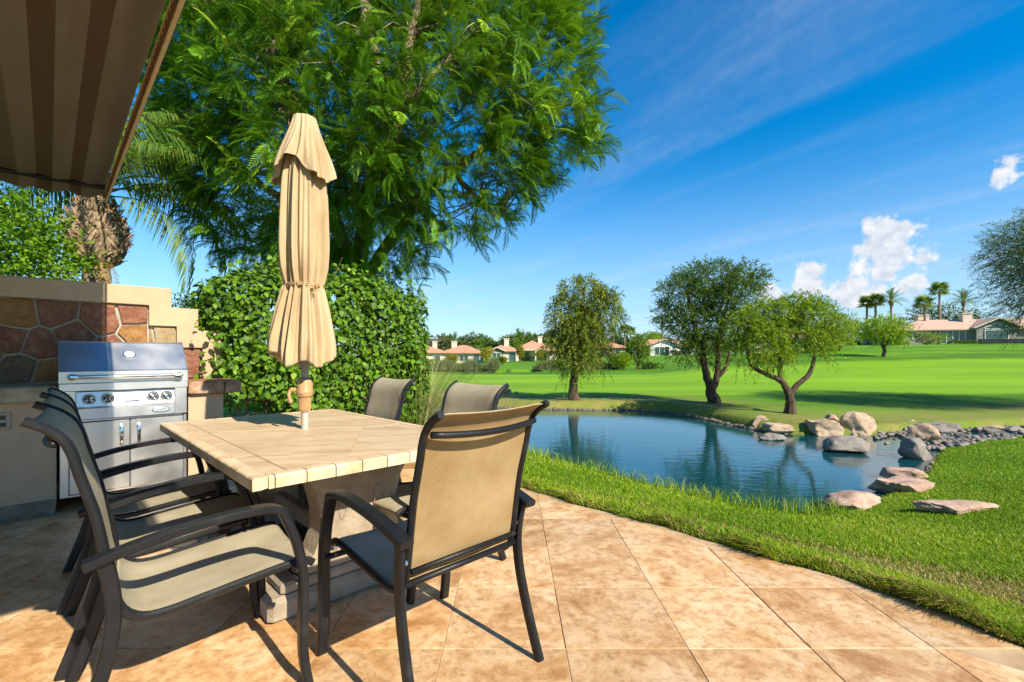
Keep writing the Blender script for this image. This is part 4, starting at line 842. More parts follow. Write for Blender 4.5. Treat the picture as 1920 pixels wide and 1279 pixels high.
make_tree('palo_verde_tree', 'low lime green tree with wide spreading limbs beside the boulders', 'tree', d3,
    [[d3 + (.17,)] + PL(D, (1481, 752, 0, .115), (1478, 735, 0, .10), (1465, 715, 0, .075), (1440, 703, 0, .06), (1415, 690, 0, .055), (1403, 668, 0, .045), (1398, 635, 0, .035), (1405, 600, 0, .015)), PL(D, (1476, 732, 0, .07), (1464, 708, .1, .055), (1461, 685, .2, .045), (1466, 650, .2, .04), (1478, 600, .2, .02)), PL(D, (1481, 740, 0, .085), (1497, 720, 0, .07), (1516, 703, 0, .06), (1525, 680, 0, .05), (1527, 655, 0, .04), (1540, 615, 0, .02)), PL(D, (1463, 690, .1, .035), (1480, 660, .4, .03), (1500, 610, .5, .015)), PL(D, (1526, 660, 0, .03), (1510, 625, -.2, .02), (1500, 590, -.2, .012)), PL(D, (1400, 640, 0, .03), (1420, 605, .2, .02), (1440, 580, .3, .01))],
    BL(D, (1400, 612, 0, 34, 30, .6), (1440, 592, .1, 40, 28, .7), (1485, 580, .2, 46, 24, .7), (1528, 592, 0, 42, 30, .6), (1560, 615, 0, 24, 26, .4), (1430, 640, -.2, 40, 34, .6), (1485, 625, .1, 44, 30, .7), (1395, 655, -.2, 22, 26, .4), (1545, 640, .1, 26, 22, .4), (1450, 668, -.2, 26, 20, .4), (1500, 560, 0, 40, 10, .4)), M_lime, M_bark, 13, 2100, 13, .085, .24, .75, .32)
# --- tree reaching in from the right, trunk outside the picture
bt = (17.4, 12.6, H(17.4, 12.6) - .05)
make_tree('feathery_tree', 'dark feathery tree reaching into the picture at the right edge', 'tree', bt,
    [[bt + (.28,), (17.3, 12.6, 1.2, .2), (17.0, 12.6, 2.2, .16), (16.2, 12.5, 3.2, .10), (14.9, 12.4, 4.0, .05)], [(17.2, 12.6, 1.6, .14), (18.2, 12.9, 3.2, .1), (19, 13, 4.5, .04)], [(17.0, 12.6, 2.0, .12), (16.0, 12.3, 2.5, .08), (14.6, 12.3, 2.9, .04)]],
    [(17, 12.6, 4.2, 3.0, 3.0, 1.5), (15.0, 12.4, 4.3, 1.8, 1.6, .9), (14.9, 12.4, 3.2, 1.7, 1.6, .9), (14.6, 12.3, 2.3, 1.3, 1.5, .7), (18.5, 12.8, 3.4, 2.4, 2.6, 1.4), (16, 12.4, 5.0, 1.6, 1.6, .7)], M_mesq, M_bark, 14, 9000, 13, .062, .26, .35, .5, None, True)

# ------------------------------------------------------------------ big feathery-leaved tree
FR_V = []; FR_F = []; FT = []
def frond_template(npair, plen, pw, droop, seed, curl=.5):
    rn = np.random.RandomState(seed); V = []; F_ = []
    def ctr(t): return np.array([t * (1 - .12 * droop * t), 0, .10 * math.sin(t * 2.2) - droop * t * t * .45])
    for k in range(10):
        t = k / 9; c = ctr(t); r = .008 * (1 - .7 * t); V += [c + (0, r, 0), c + (0, -r, 0)]
        if k: n = len(V); F_ += [(n - 4, n - 3, n - 1), (n - 4, n - 1, n - 2)]
    for i in range(npair):
        t = .10 + .90 * (i + .5) / npair; c = ctr(t); L = plen * (math.sin(math.pi * (.16 + .80 * t)) ** .8) * rn.uniform(.85, 1.1)
        for s in (-1, 1):
            an = math.radians(52 - 22 * t + rn.uniform(-6, 6)); dx, dy = math.cos(an), s * math.sin(an); dz = -curl * L * .55
            tip = c + np.array([dx * L, dy * L, dz]); mid = c + np.array([dx * L * .5, dy * L * .5, dz * .25]); pv = np.array([-dy, dx, 0]) * pw * .5; n = len(V)
            V += [c, mid + pv, tip, mid - pv]; F_ += [(n, n + 1, n + 2), (n, n + 2, n + 3)]
    return np.array(V, float), np.array(F_)
FRT = [frond_template(16, .26, .030, dr, sd_) for dr, sd_ in ((.5, 1), (.9, 2), (1.3, 3))]
CROWN = [(230, -160), (255, 60), (285, 150), (290, 300), (320, 360), (365, 430), (430, 480), (500, 505), (640, 515), (720, 520), (765, 560), (800, 560), (815, 500), (850, 470), (900, 460), (940, 430), (975, 385), (1020, 370), (1050, 320), (1110, 305), (1150, 265), (1140, 200), (1110, 130), (1120, 60), (1095, 10), (1110, -160)]
CR = np.array(CROWN, float)
rs = np.random.RandomState(21); TD0 = 8.6
clu = []
while len(clu) < 1050:
    px, py = rs.uniform(230, 1160), rs.uniform(-160, 570)
    sdd = -sdist(np.array([[px, py]]), CR)[0]
    if sdd < 12: continue
    half = 2.7 * math.sqrt(min(1, sdd / 260)); u_ = rs.uniform(-1, 1); u_ = math.copysign(abs(u_) ** .6, u_)
    if rs.rand() < .35: u_ = -abs(u_)
    clu.append(P(px, py, TD0 + half * u_) )
clu = np.array(clu)
jb = (-2.75, 8.9, H(-2.75, 8.9) - .05)
jt = empty('feathery_leaved_tree', jb, 0, 'huge bright green feathery-leaved tree rising behind the hedge', 'tree')
mb = MB(); jb0 = np.array(jb)
limbs = [[(-2.75, 8.9, -.2, .30), (-2.7, 8.9, .9, .22), (-2.75, 8.85, 1.9, .19), (-2.9, 8.7, 2.8, .17)],
         [(-2.9, 8.7, 2.7, .15)] + PL(7.6, (700, 330, .4, .13), (735, 250, -.4, .11), (715, 150, -.9, .10), (690, 60, -1.0, .09), (680, -60, -.6, .06)),
         [P(733, 255, 7.2) + (.09,)] + PL(6.8, (752, 200, -.2, .085), (758, 150, -.3, .08), (770, 60, -.3, .06), (790, -40, 0, .04)), PL(6.6, (752, 205, 0, .06), (775, 185, -.2, .055), (795, 160, -.3, .05), (830, 120, -.3, .03)),
         [(-2.9, 8.7, 2.7, .14)] + PL(7.5, (590, 320, .3, .12), (540, 200, -.4, .11), (515, 90, -.8, .10), (495, 20, -.6, .09), (470, -80, -.4, .06)),
         [(-2.85, 8.75, 2.5, .12)] + PL(8.6, (780, 380, 0, .10), (850, 320, 0, .08), (920, 270, 0, .06), (1000, 220, 0, .04), (1080, 190, 0, .02)),
         [(-2.9, 8.7, 2.6, .10)] + PL(8.6, (560, 400, .4, .09), (470, 330, .4, .06), (380, 250, .3, .03)), PL(8.5, (850, 322, 0, .06), (900, 380, -.4, .04), (935, 410, -.5, .02)),
         PL(8.3, (720, 170, -.6, .06), (800, 60, -.2, .05), (900, -20, .2, .03)), PL(8.2, (535, 190, -.3, .06), (440, 90, -.3, .05), (380, 20, -.2, .03)), PL(8.4, (910, 275, 0, .05), (985, 130, -.2, .03), (1040, 40, -.2, .02))]
for l in limbs:
    pts = smooth_path([p[:3] for p in l], 5); rr_ = np.interp(np.linspace(0, len(l) - 1, len(pts)), range(len(l)), [p[3] for p in l])
    mb.tube([(p[0] - jb0[0] + rs.normal() * .012, p[1] - jb0[1] + rs.normal() * .012, p[2] - jb0[2]) for p in pts], list(rr_), 10)
mb.build('trunk', M_barkl, jt, True)
lp = np.concatenate([np.array([p[:3] for p in l]) for l in limbs[1:]]); near = lp[np.argmin(((clu[:, None] - lp[None]) ** 2).sum(-1), 1)]
mid = near * .5 + clu * .5 + np.array([0, 0, .15]); v1, f1 = lines(near, mid, .022); v2, f2 = lines(mid, clu, .012)
o = obj('branches', mesh_np('branches', np.concatenate([v1, v2]) - jb0, np.concatenate([f1, f2 + len(v1)]), M_barkl), jt); o['kind'] = 'stuff'
cc0 = np.array(P(690, 200, TD0)); fp = []; fdv = []; ft = []
for c in clu:
    n = rs.randint(9, 14); ax = unit((c - cc0) * np.array([1, 1, .6]) + rs.normal(size=3) * 1.0 + np.array([0, -.5, .1])); tn = rs.rand() * .62
    for k in range(n):
        fp.append(c + rs.normal(size=3) * .10); fdv.append(unit(ax * .9 + rs.normal(size=3) * .75 + np.array([0, 0, .1]))); ft.append(np.clip(tn + rs.rand() * .35, 0, 1))
fp = np.array(fp); fdv = np.array(fdv); ft = np.array(ft); N = len(fp)
up = unit(np.array([0, 0, 1.0]) + rs.normal(size=(N, 3)) * .38); Rm = frames(fdv, up); sz = rs.uniform(.34, .56, N); kind_ = rs.randint(0, 3, N)
dist = np.linalg.norm(fp - np.array([0, 0, CAMH]), axis=1); inview = (np.abs(fp[:, 0] / fp[:, 1]) < 1.05) & ((fp[:, 2] - CAMH) / fp[:, 1] < .78)
order = np.argsort(np.where(inview, dist, 1e9)); big = set(order[:300].tolist())
fmesh = []
for tv, tf in FRT:
    for tn in (.15, .35, .55, .75): fmesh.append(mesh_np('frond', tv, tf, M_jac, False, {'tone': np.full(len(tv), tn)}))
for i in order[:300]:
    o = obj('frond', fmesh[kind_[i] * 4 + min(3, int(ft[i] * 4))], jt); m4 = Matrix(Rm[i].tolist()).to_4x4() @ Matrix.Scale(float(sz[i]), 4); m4.translation = Vector(fp[i] - jb0); o.matrix_basis = m4
rest = np.array([i for i in range(N) if i not in big]); vv = []; ff = []; tt_ = []; nb = 0
for q in range(3):
    k = rest[kind_[rest] == q]; v, f = scatter(FRT[q][0], FRT[q][1], fp[k] - jb0, Rm[k], sz[k]); vv.append(v); ff.append(f + nb); nb += len(v); tt_.append(rep(ft[k], len(FRT[q][0])))
o = obj('crown', mesh_np('crown', np.concatenate(vv), np.concatenate(ff), M_jac, False, {'tone': np.concatenate(tt_)}), jt); o['kind'] = 'stuff'

# ------------------------------------------------------------------ clipped hedge beside the wall
hb = UV(2.4, 5.85); he = empty('hedge', (hb[0], hb[1], -.05), math.radians(45), 'clipped leafy green hedge between the barbecue wall and the pond', 'hedge')
rs = np.random.RandomState(33); hp = []; hn = []
def hedge_top(u): return 2.17 + .16 * math.exp(-((u - .1) / .8) ** 2) - .05 * math.cos(u * 5)
N = 19000
while len(hp) < N:
    u, v, z = rs.uniform(-1.30, 1.42), rs.uniform(-.55, .55), rs.uniform(.05, 2.4)
    ht = hedge_top(u) - .05 * rs.rand(); lo = .10 + .72 * min(1, max(0, (-u - .52) / .14))
    # rounded box: distance inside the shell
    e = [1.42 - u if u > 0 else u + 1.30, .55 - abs(v), ht - z]; dmin = min(e); r = .28
    if z < lo or z > ht: continue
    ex = [max(0, r - x) for x in e]; rad = math.sqrt(sum(x * x for x in ex))
    if rad > r: continue
    depth = r - rad if rad > 0 else dmin
    bulge = .06 * math.sin(u * 7 + z * 5) + .05 * math.sin(z * 9 - u * 4)
    if depth > .36 + bulge * 1.6 or rs.rand() < depth / .42: continue
    if v > .25 and rs.rand() < .6: continue
    n = np.array([(1 if u > 0 else -1) * ex[0], (1 if v > 0 else -1) * ex[1], ex[2]]); n = n / (np.linalg.norm(n) + 1e-6) if rad > 0 else np.array([0, -1 if v < 0 else 1, 0.])
    hp.append((u, v + bulge * (-1 if v < 0 else 1) * .5, z)); hn.append(n)
for k in range(260):                                     # loose shoots on the left end and the top
    s0 = rs.rand(); u, z = (rs.uniform(-1.42, -1.15), rs.uniform(.75, 1.9)) if s0 < .55 else (rs.uniform(-1.2, 1.3), 0)
    if z == 0: z = hedge_top(u) + rs.uniform(0, .10)
    hp.append((u, rs.uniform(-.6, .2), z)); hn.append(np.array([-.5 if s0 < .55 else 0, -.5, .5]))
hp = np.array(hp); hn = np.array(hn); n = len(hp)
nd_ = unit(hn + rs.normal(size=(n, 3)) * .55 + np.array([0, -.1, .25])); dv = unit(rs.normal(size=(n, 3)) + np.array([0, 0, -.7])); dv = unit(dv - nd_ * (dv * nd_).sum(1, keepdims=True) * .8)
Rm = frames(dv, nd_); sz = rs.uniform(.036, .085, n); tn = np.clip(rs.beta(1.6, 2.6, n), 0, 1)
front = np.argsort(hp[:, 1] + (np.abs(hp[:, 0]) > 1.3) * .3 - sz * 3)[:300]; fs_ = set(front.tolist())
lm4 = [mesh_np('leaf', LEAF_V, LEAF_F, M_hedge, False, {'tone': np.full(7, t)}) for t in (.12, .3, .5, .7)]
for i in front:
    o = obj('leaf', lm4[min(3, int(tn[i] * 4))], he); m4 = Matrix(Rm[i].tolist()).to_4x4() @ Matrix.Scale(float(sz[i]) * 1.1, 4); m4.translation = Vector(hp[i]); o.matrix_basis = m4
k = np.array([i for i in range(n) if i not in fs_]); o = obj('leaves', leaf_mesh('leaves', LEAF_V, LEAF_F, hp[k], Rm[k], sz[k], M_hedge, tn[k]), he); o['kind'] = 'stuff'
a = np.stack([rs.uniform(-1.0, 1.25, 700), rs.uniform(-.32, .32, 700), rs.uniform(.2, 2.0, 700)], 1); b_ = a + rs.normal(size=a.shape) * np.array([.2, .2, .22]) + np.array([0, -.08, .1]); v1, f1 = lines(a, b_, .006)
st = np.stack([np.linspace(-.95, 1.3, 16) + rs.normal(size=16) * .04, rs.uniform(-.2, .2, 16), np.full(16, -.1)], 1); en = st + rs.normal(size=st.shape) * np.array([.15, .1, 0]) + np.array([0, 0, 1.9]); v2, f2 = lines(st, en, .016)
M_twig = mat('hedge_twig', [(.3, (.10, .06, .035)), (.7, (.26, .17, .10))], scale=20, rough=.95)
o = obj('twigs', mesh_np('twigs', np.concatenate([v1, v2]), np.concatenate([f1, f2 + len(v1)]), M_twig), he); o['kind'] = 'stuff'

# ------------------------------------------------------------------ palms
def pinnate(name, L, npair, ll, lw, arch, hang, mt, seed, tone=.4, rach=.022):
    rn = np.random.RandomState(seed); V = []; F_ = []; T = []
    def c(t): return np.array([L * t * (1 - .28 * arch * t * t), 0, L * (.55 * t - arch * (.95 * t * t))])
    m = 16
    for k in range(m):
        t = k / (m - 1); p = c(t); r = rach * (1 - .85 * t); V += [p + (0, r, 0), p + (0, -r, 0), p + (0, 0, -r)]; T += [.75] * 3
        if k:
            n = len(V) - 6
            for a, b in ((0, 1), (1, 2), (2, 0)): F_ += [(n + a, n + b, n + 3 + b), (n + a, n + 3 + b, n + 3 + a)]
    for i in range(npair):
        t = .16 + .84 * (i + .5) / npair; p = c(t); tg = unit(c(min(1, t + .02)) - c(t - .02)); le = ll * (math.sin(math.pi * (.14 + .80 * t)) ** .7) * rn.uniform(.85, 1.12)
        for s in (-1, 1):
            d = unit(tg * .55 + np.array([0, s, 0]) * .8 + np.array([0, 0, .15]) + rn.normal(size=3) * .08); w = unit(np.cross(d, [0, 0, 1.0])) * lw * .5
            p1 = p + d * le * .42 - np.array([0, 0, hang * le * .12]); p2 = p + d * le * (.80 - .30 * hang) - np.array([0, 0, hang * le * .62]); n = len(V); tn = np.clip(tone + rn.uniform(-.3, .3), 0, 1)
            V += [p, p1 + w, p1 - w, p2]; F_ += [(n, n + 2, n + 1), (n + 1, n + 2, n + 3)]; T += [tn] * 4
    return mesh_np(name, np.array(V), np.array(F_), mt, False, {'tone': np.array(T)})
def fanleaf(name, L, mt, seed):
    rn = np.random.RandomState(seed); V = [(0, .015, 0), (0, -.015, 0), (L * .5, 0, .06 * L)]; F_ = [(0, 1, 2)]; T = [.6] * 3; hub = np.array([L * .5, 0, .06 * L])
    for k in range(17):
        a = math.radians(-125 + 250 * k / 16); d = np.array([math.cos(a), math.sin(a), .12 - .30 * abs(math.sin(a))]); le = L * .62 * rn.uniform(.85, 1.05); w = np.array([-math.sin(a), math.cos(a), 0]) * L * .05
        n = len(V); mid = hub + d * le * .55; tip = hub + d * le - np.array([0, 0, L * .16]); V += [hub, mid + w, mid - w, tip]; F_ += [(n, n + 2, n + 1), (n + 1, n + 2, n + 3)]; T += [rn.uniform(.1, .8)] * 4
    return mesh_np(name, np.array(V), np.array(F_), mt, False, {'tone': np.array(T)})
def place_fronds(e, meshes, top, n, seed, lo, hi, s0=.85, s1=1.1, name='frond', r0=.0):
    rn = np.random.RandomState(seed)
    for k in range(n):
        az = 2.399963 * k + rn.uniform(-.2, .2); el = math.radians(lo + (hi - lo) * ((k + .5) / n) + rn.uniform(-6, 6)); sc_ = rn.uniform(s0, s1)
        o = obj(name, meshes[k % len(meshes)], e); o.rotation_mode = 'XYZ'; m4 = Matrix.Translation(Vector(top)) @ Matrix.Rotation(az, 4, 'Z') @ Matrix.Rotation(-el, 4, 'Y') @ Matrix.Translation((r0, 0, 0)) @ Matrix.Rotation(rn.uniform(-.4, .4), 4, 'X') @ Matrix.Scale(sc_, 4); o.matrix_basis = m4
# near palm behind the wall with a ball of cut frond bases
d = 7.2; pb = P(181, 540, d); pg = H(pb[0], pb[1]); pe = empty('palm_tree', (pb[0], pb[1], pg - .05), 0, 'palm with a shaggy ball of cut frond stubs standing behind the barbecue wall', 'palm'); zz0 = pg - .05
bz = P(184, 445, d)[2] - zz0
mb = MB(); mb.tube([(0, 0, 0), (.02, 0, .8), (-.01, 0, 1.6), (0, 0, bz - .35)], [.24, .19, .175, .17], 14)
for k in range(24): mb.lathe([(.185, k * .1 + .02), (.196, k * .1 + .05), (.185, k * .1 + .08)], 14) if k * .1 + .1 < bz - .35 else None
mb.build('trunk', M_palmbark, pe, True)
mb = MB(); bt_ = [(.15, bz - .48), (.26, bz - .40), (.36, bz - .22), (.385, bz - .02), (.36, bz + .18), (.29, bz + .36), (.20, bz + .50), (.13, bz + .62)]; mb.lathe(bt_, 26); bo = mb.build('frond_boot', M_boot, pe, True)
rs = np.random.RandomState(4); V = []; F_ = []; T = []
for k in range(420):
    t = rs.rand(); z = bz - .42 + .95 * t; r = np.interp(z, [q[1] for q in bt_], [q[0] for q in bt_]); a = rs.uniform(0, 6.283); c = np.array([r * math.cos(a), r * math.sin(a), z]); o_ = np.array([math.cos(a), math.sin(a), 0]); tg = np.array([-math.sin(a), math.cos(a), 0])
    L = rs.uniform(.05, .13); d_ = unit(o_ * rs.uniform(.3, .8) + np.array([0, 0, rs.uniform(.3, 1.1)]) + tg * rs.normal() * .35); w = rs.uniform(.016, .036); n = len(V)
    c = c - o_ * .01; q = c + d_ * L; V += [c - tg * w, c + tg * w, c + o_ * w * .8, q - tg * w * .6, q + tg * w * .6, q + o_ * w * .5]; F_ += [(0 + n, 2 + n, 3 + n), (2 + n, 5 + n, 3 + n), (2 + n, 1 + n, 4 + n), (2 + n, 4 + n, 5 + n), (3 + n, 5 + n, 4 + n), (0 + n, 3 + n, 4 + n), (0 + n, 4 + n, 1 + n)]
o = obj('frond_stubs', mesh_np('frond_stubs', np.array(V), np.array(F_), M_boot), bo); o['kind'] = 'stuff'
mb = MB(); mb.lathe([(.14, bz + .5), (.15, bz + .75), (.11, bz + 1.05), (.05, bz + 1.25)], 14); mb.build('crown_shaft', M_boot, pe, True)
pm = [pinnate('frond', 2.5, 54, .58, .024, ar, hg, M_palm, sd_) for ar, hg, sd_ in ((.62, 1.1, 1), (.80, 1.3, 2), (.48, .9, 3), (.95, 1.4, 4))]
place_fronds(pe, pm, (0, 0, bz + .72), 26, 6, -12, 66, .9, 1.15)
for k, (az, el) in enumerate(((-.15, .28), (.25, .05), (-.5, .0), (.05, -.35), (-.35, .5), (3.1, -.05), (3.4, .3), (2.8, .1))):
    o = obj('frond', pm[k % 4], pe); o.matrix_basis = Matrix.Translation((0, 0, bz + .62)) @ Matrix.Rotation(az, 4, 'Z') @ Matrix.Rotation(-el, 4, 'Y') @ Matrix.Scale(.95 + .05 * (k % 3), 4)
dm = pinnate('dry_frond', 1.6, 36, .40, .022, .9, 1.2, M_dryfrond, 9)
for k, (az, el) in enumerate(((3.3, -.75), (3.7, -.95), (-.4, -.9))):
    o = obj('dry_frond', dm, pe); o.matrix_basis = Matrix.Translation((0, 0, bz - .25)) @ Matrix.Rotation(az, 4, 'Z') @ Matrix.Rotation(-el, 4, 'Y') @ Matrix.Scale(.7, 4)
# leafy shrubs behind the wall
def shrub(name, label, base, blobs, lm, seed, n_twig, per, leaf, wid, group=None, cat='shrub', twig=.35, droop=.15, bark=None, stems=5, big=False):
    e = empty(name, base, 0, label, cat, group); rs = np.random.RandomState(seed); b0 = np.array(base)
    pos, Rm, s, tone, tw = foliage(rs, blobs, n_twig, per, leaf, wid, droop, twig, .3)
    tv, tf = (LEAF_V, LEAF_F) if big else (thin(wid), THIN_F)
    o = obj('foliage', leaf_mesh('foliage', tv, tf, pos - b0, Rm, s, lm, tone), e); o['kind'] = 'stuff'
    B = np.array([b[:6] for b in blobs]); mb = MB()
    for k in range(stems):
        q = B[k % len(B)]; tp = q[:3] - b0 + rs.normal(size=3) * q[3:6] * .25; r = max(.012, .05 * float(B[:, 5].max())); mb.tube([(rs.normal() * r, rs.normal() * r, 0), tuple(tp * .5 + rs.normal(size=3) * r), tuple(tp)], [r, r * .7, r * .3], 6)
    mb.build('stems', bark or M_bark, e)['kind'] = 'stuff'; return e
bx_ = P(50, 520, 6.3); bg_ = H(bx_[0], bx_[1]); bbase = (bx_[0], bx_[1], bg_ - .02)
shrub('leafy_shrub', 'bright leafy green shrub showing above the left end of the wall', bbase, BL(6.3, (20, 450, 0, 60, 60, .6), (70, 470, 0, 50, 50, .5), (-50, 430, 0, 80, 80, .8), (105, 500, 0, 30, 25, .3), (30, 520, 0, 90, 60, .7), (60, 410, .1, 40, 30, .4), (20, 640, 0, 90, 90, .7)), M_bush, 41, 1500, 10, .055, .5, big=True, twig=.4)
bx_ = P(362, 600, 13); bbase = (bx_[0], bx_[1], H(bx_[0], bx_[1]) - .02)
shrub('lime_shrub', 'light green bush beyond the wall just left of the hedge', bbase, BL(13, (350, 590, 0, 26, 26, .6), (385, 585, 0, 24, 30, .6), (365, 640, 0, 50, 50, .9), (420, 620, 0, 40, 50, .8), (345, 565, 0, 12, 10, .2)), M_lime, 42, 800, 10, .09, .4, twig=.4)
# fountain grass by the hedge
gx_ = (-1.30, 6.35); gb = (gx_[0], gx_[1], H(*gx_) - .02); ge = empty('fountain_grass', gb, 0, 'clump of arching pale fountain grass at the right end of the hedge', 'ornamental grass')
rs = np.random.RandomState(50); V = []; F_ = []; T = []
for k in range(900):
    az = rs.uniform(-.9, 1.6) if rs.rand() < .75 else rs.uniform(0, 6.28); L = rs.uniform(1.2, 2.15); el = rs.uniform(.75, 1.4); w = rs.uniform(.003, .006); hd_ = np.array([math.cos(az), math.sin(az) * .7, 0]); sd_ = np.array([-hd_[1], hd_[0], 0]); c0 = rs.normal(size=3) * np.array([.09, .09, 0]); n = len(V); tn = rs.rand()
    for q in range(6):
        t = q / 5; p = c0 + hd_ * L * (math.cos(el) * t + .16 * t * t) + np.array([0, 0, L * (math.sin(el) * t - .27 * t * t * math.cos(el * .55))]); ww = w * (1 - .8 * t); V += [p + sd_ * ww, p - sd_ * ww]; T += [tn, tn]
        if q: m = n + 2 * q; F_ += [(m - 2, m - 1, m + 1), (m - 2, m + 1, m)]
o = obj('blades', mesh_np('blades', np.array(V), np.array(F_), M_pampas, False, {'tone': np.array(T)}), ge); o['kind'] = 'stuff'
# ------------------------------------------------------------------ boulders around the pond and stream
def boulder(name, label, px, py, wpx, hpx, mt, seed, z=ZW, depth=.75, sink=.18, group='boulders round the pond', flat=False, rz=None):
    x, y = onz(px, py, z); w_ = wpx * y / F; h_ = hpx * y / F; rs = np.random.RandomState(seed)
    q = bmesh.new(); bmesh.ops.create_icosphere(q, subdivisions=4 if w_ > .35 else 3, radius=1); v = np.array([p.co[:] for p in q.verts])
    nP = rs.randint(7, 11); pn = unit(rs.normal(size=(nP, 3)) * np.array([1, 1, .8])); pd = rs.uniform(.5, .92, nP)
    dd = v @ pn.T; r = np.min(np.where(dd > .05, pd[None] / np.maximum(dd, .05), 9), 1); r = np.minimum(r, 1.15)
    fr = np.zeros(len(v))
    for o_, a_ in ((3, .09), (7, .055), (15, .03), (30, .016)):
        k = rs.normal(size=(6, 3)) * o_; ph = rs.uniform(0, 6.28, 6); fr += a_ * np.sin(v @ k.T + ph).mean(1) * 1.8
    r = r * (1 + fr); v = v * r[:, None]; v = v / np.array([np.abs(v[:, 0]).max(), np.abs(v[:, 1]).max(), 1]); zt, zb = v[:, 2].max(), v[:, 2].min(); v[:, 2] = (v[:, 2] - zb) / (zt - zb)
    if flat: v[:, 2] = np.minimum(v[:, 2], .8 + .04 * np.sin(v[:, 0] * 5) + .03 * np.sin(v[:, 1] * 7))
    H_ = h_ / (1 - sink); sx = w_ / 2; sy = w_ / 2 * depth; v = v * np.array([sx, sy, H_]) - np.array([0, 0, H_ * sink]); f = np.array([[p.index for p in t.verts] for t in q.faces]); q.free()
    a = rs.uniform(-.3, .3) if rz is None else rz; ca, sa = math.cos(a), math.sin(a); v[:, :2] = v[:, :2] @ np.array([[ca, sa], [-sa, ca]])
    me = mesh_np(name, v, f, mt, True)
    try: me.set_sharp_from_angle(angle=math.radians(32))
    except Exception: pass
    o = obj(name, me); o.location = (x, y + sy * .55, z); return tag(o, label, 'rock', group)
for k, a in enumerate((
    ('pale wedge-shaped boulder at the left end of the far-bank boulders', 1432, 806, 36, 26, M_rock, ZW, .8),
    ('long low tan boulder with a flat top at the water edge', 1476, 814, 72, 24, M_rock, ZW, .7),
    ('broad layered tan boulder left of the big square boulder', 1549, 818, 78, 36, M_rock, ZW, .8),
    ('big square sunlit boulder on the far bank of the pond', 1619, 816, 70, 42, M_rock, ZW, .8),
    ('round boulder between the pond and the stream mouth', 1736, 832, 56, 36, M_rock, ZW, .9),
    ('dark pointed boulder standing in the stream mouth', 1731, 862, 56, 40, M_rockg, ZW, .8),
    ('wide flat grey boulder behind the stream', 1768, 810, 74, 20, M_rockg, ZW, .8),
    ('large dark slanting boulder standing alone in the water', 1602, 850, 90, 31, M_rockg, ZW, .6),
    ('small flat dark rock low in the water near the left boulders', 1450, 826, 54, 13, M_rockg, ZW, .6),
    ('grey-pink slab lying on the grass edge above the pink boulder', 1718, 904, 96, 28, M_rockp, ZW, .6),
    ('pink-tan boulder at the right shore beside the turf', 1705, 932, 112, 36, M_rockp, ZW, .6),
    ('rust-tinted triangular boulder at the near shore', 1620, 964, 120, 36, M_rockp, ZW, .7),
    ('small tan stone on top of the layered boulder', 1562, 790, 32, 12, M_rock, ZW + .30, .8),
    ('grey stone where the stream meets the far lawn', 1713, 802, 23, 15, M_rock, ZW + .05, .9))):
    boulder('boulder', a[0], a[1], a[2], a[3], a[4], a[5], 100 + k, a[6], a[7], flat=(k in (1, 2, 6, 9, 10)))
boulder('flat_rock', 'pale flat rock sunk in the grass at the lower right', 1808, 956, 178, 14, M_rockp, 140, -.36, .35, .5, None, True, .0)
rn = random.Random(9)
def nth(k): return '%d%s' % (k, 'th' if 10 < k % 100 < 14 else {1: 'st', 2: 'nd', 3: 'rd'}.get(k % 10, 'th'))
for k, (px, py, w_, h_) in enumerate(sorted(((1670, 806, 22, 12), (1686, 810, 16, 11), (1701, 812, 14, 9), (1672, 815, 14, 6), (1656, 814, 12, 6), (1604, 818, 12, 5), (1665, 833, 9, 4), (1782, 825, 22, 6), (1815, 822, 28, 8), (1832, 823, 14, 7), (1838, 811, 26, 10), (1880, 815, 46, 9), (1872, 806, 44, 8), (1906, 810, 34, 11), (1798, 834, 12, 5), (1742, 884, 14, 12), (1748, 872, 10, 7), (1690, 819, 11, 5), (1712, 818, 12, 6), (1858, 828, 10, 4), (1800, 816, 16, 5), (1772, 819, 12, 5)))):
    boulder('stream_stone', 'small stone in or beside the stream, %s from the left' % nth(k + 1), px, py, w_, h_, rn.choice((M_rockg, M_rock, M_rockg)), 200 + k, ZW, .9, .2, 'small stones in the stream')
for k, (px, py, w_, h_, l) in enumerate(((797, 757, 28, 12, 'oval pale rock at the water left of the back chairs'), (833, 752, 36, 16, 'tan rock behind the pond-side chair'), (948, 742, 30, 14, 'tan rock on the far lawn just right of the pond-side chair'), (968, 740, 12, 6, 'little flat stone on the far lawn'), (822, 745, 16, 5, 'low flat stone on the left far bank'))):
    x, y = onz(px, py, -.45); boulder('boulder', l, px, py, w_, h_, M_rock, 240 + k, H(x, y) - .01 if k > 1 else ZW, .8)
# pebbles along the stream bed
rs = np.random.RandomState(60); q = bmesh.new(); bmesh.ops.create_icosphere(q, subdivisions=1, radius=1); tv = np.array([p.co[:] for p in q.verts]); tf = np.array([[p.index for p in t.verts] for t in q.faces]); q.free()
pos = []
while len(pos) < 700:
    px, py = rs.uniform(1640, 2000), rs.uniform(798, 845); x, y = onz(px, py, ZW); s = sdist(np.array([[x, y]]), POND)[0]
    if -.5 < s < .35 and (s > -.18 or rs.rand() < .25): pos.append((x, y, ZW + (.03 + .25 * max(s, 0))))
pos = np.array(pos); n = len(pos); v, f = scatter(tv * np.array([1, .8, .55]), tf, pos, frames(unit(rs.normal(size=(n, 3)) * np.array([1, 1, .1])), np.tile([0, 0, 1.0], (n, 1))), rs.uniform(.025, .085, n))
tag(obj('pebbles', mesh_np('pebbles', v, f, M_rockg, True)), 'grey pebbles along the margins of the stream', 'pebbles', kind='stuff')

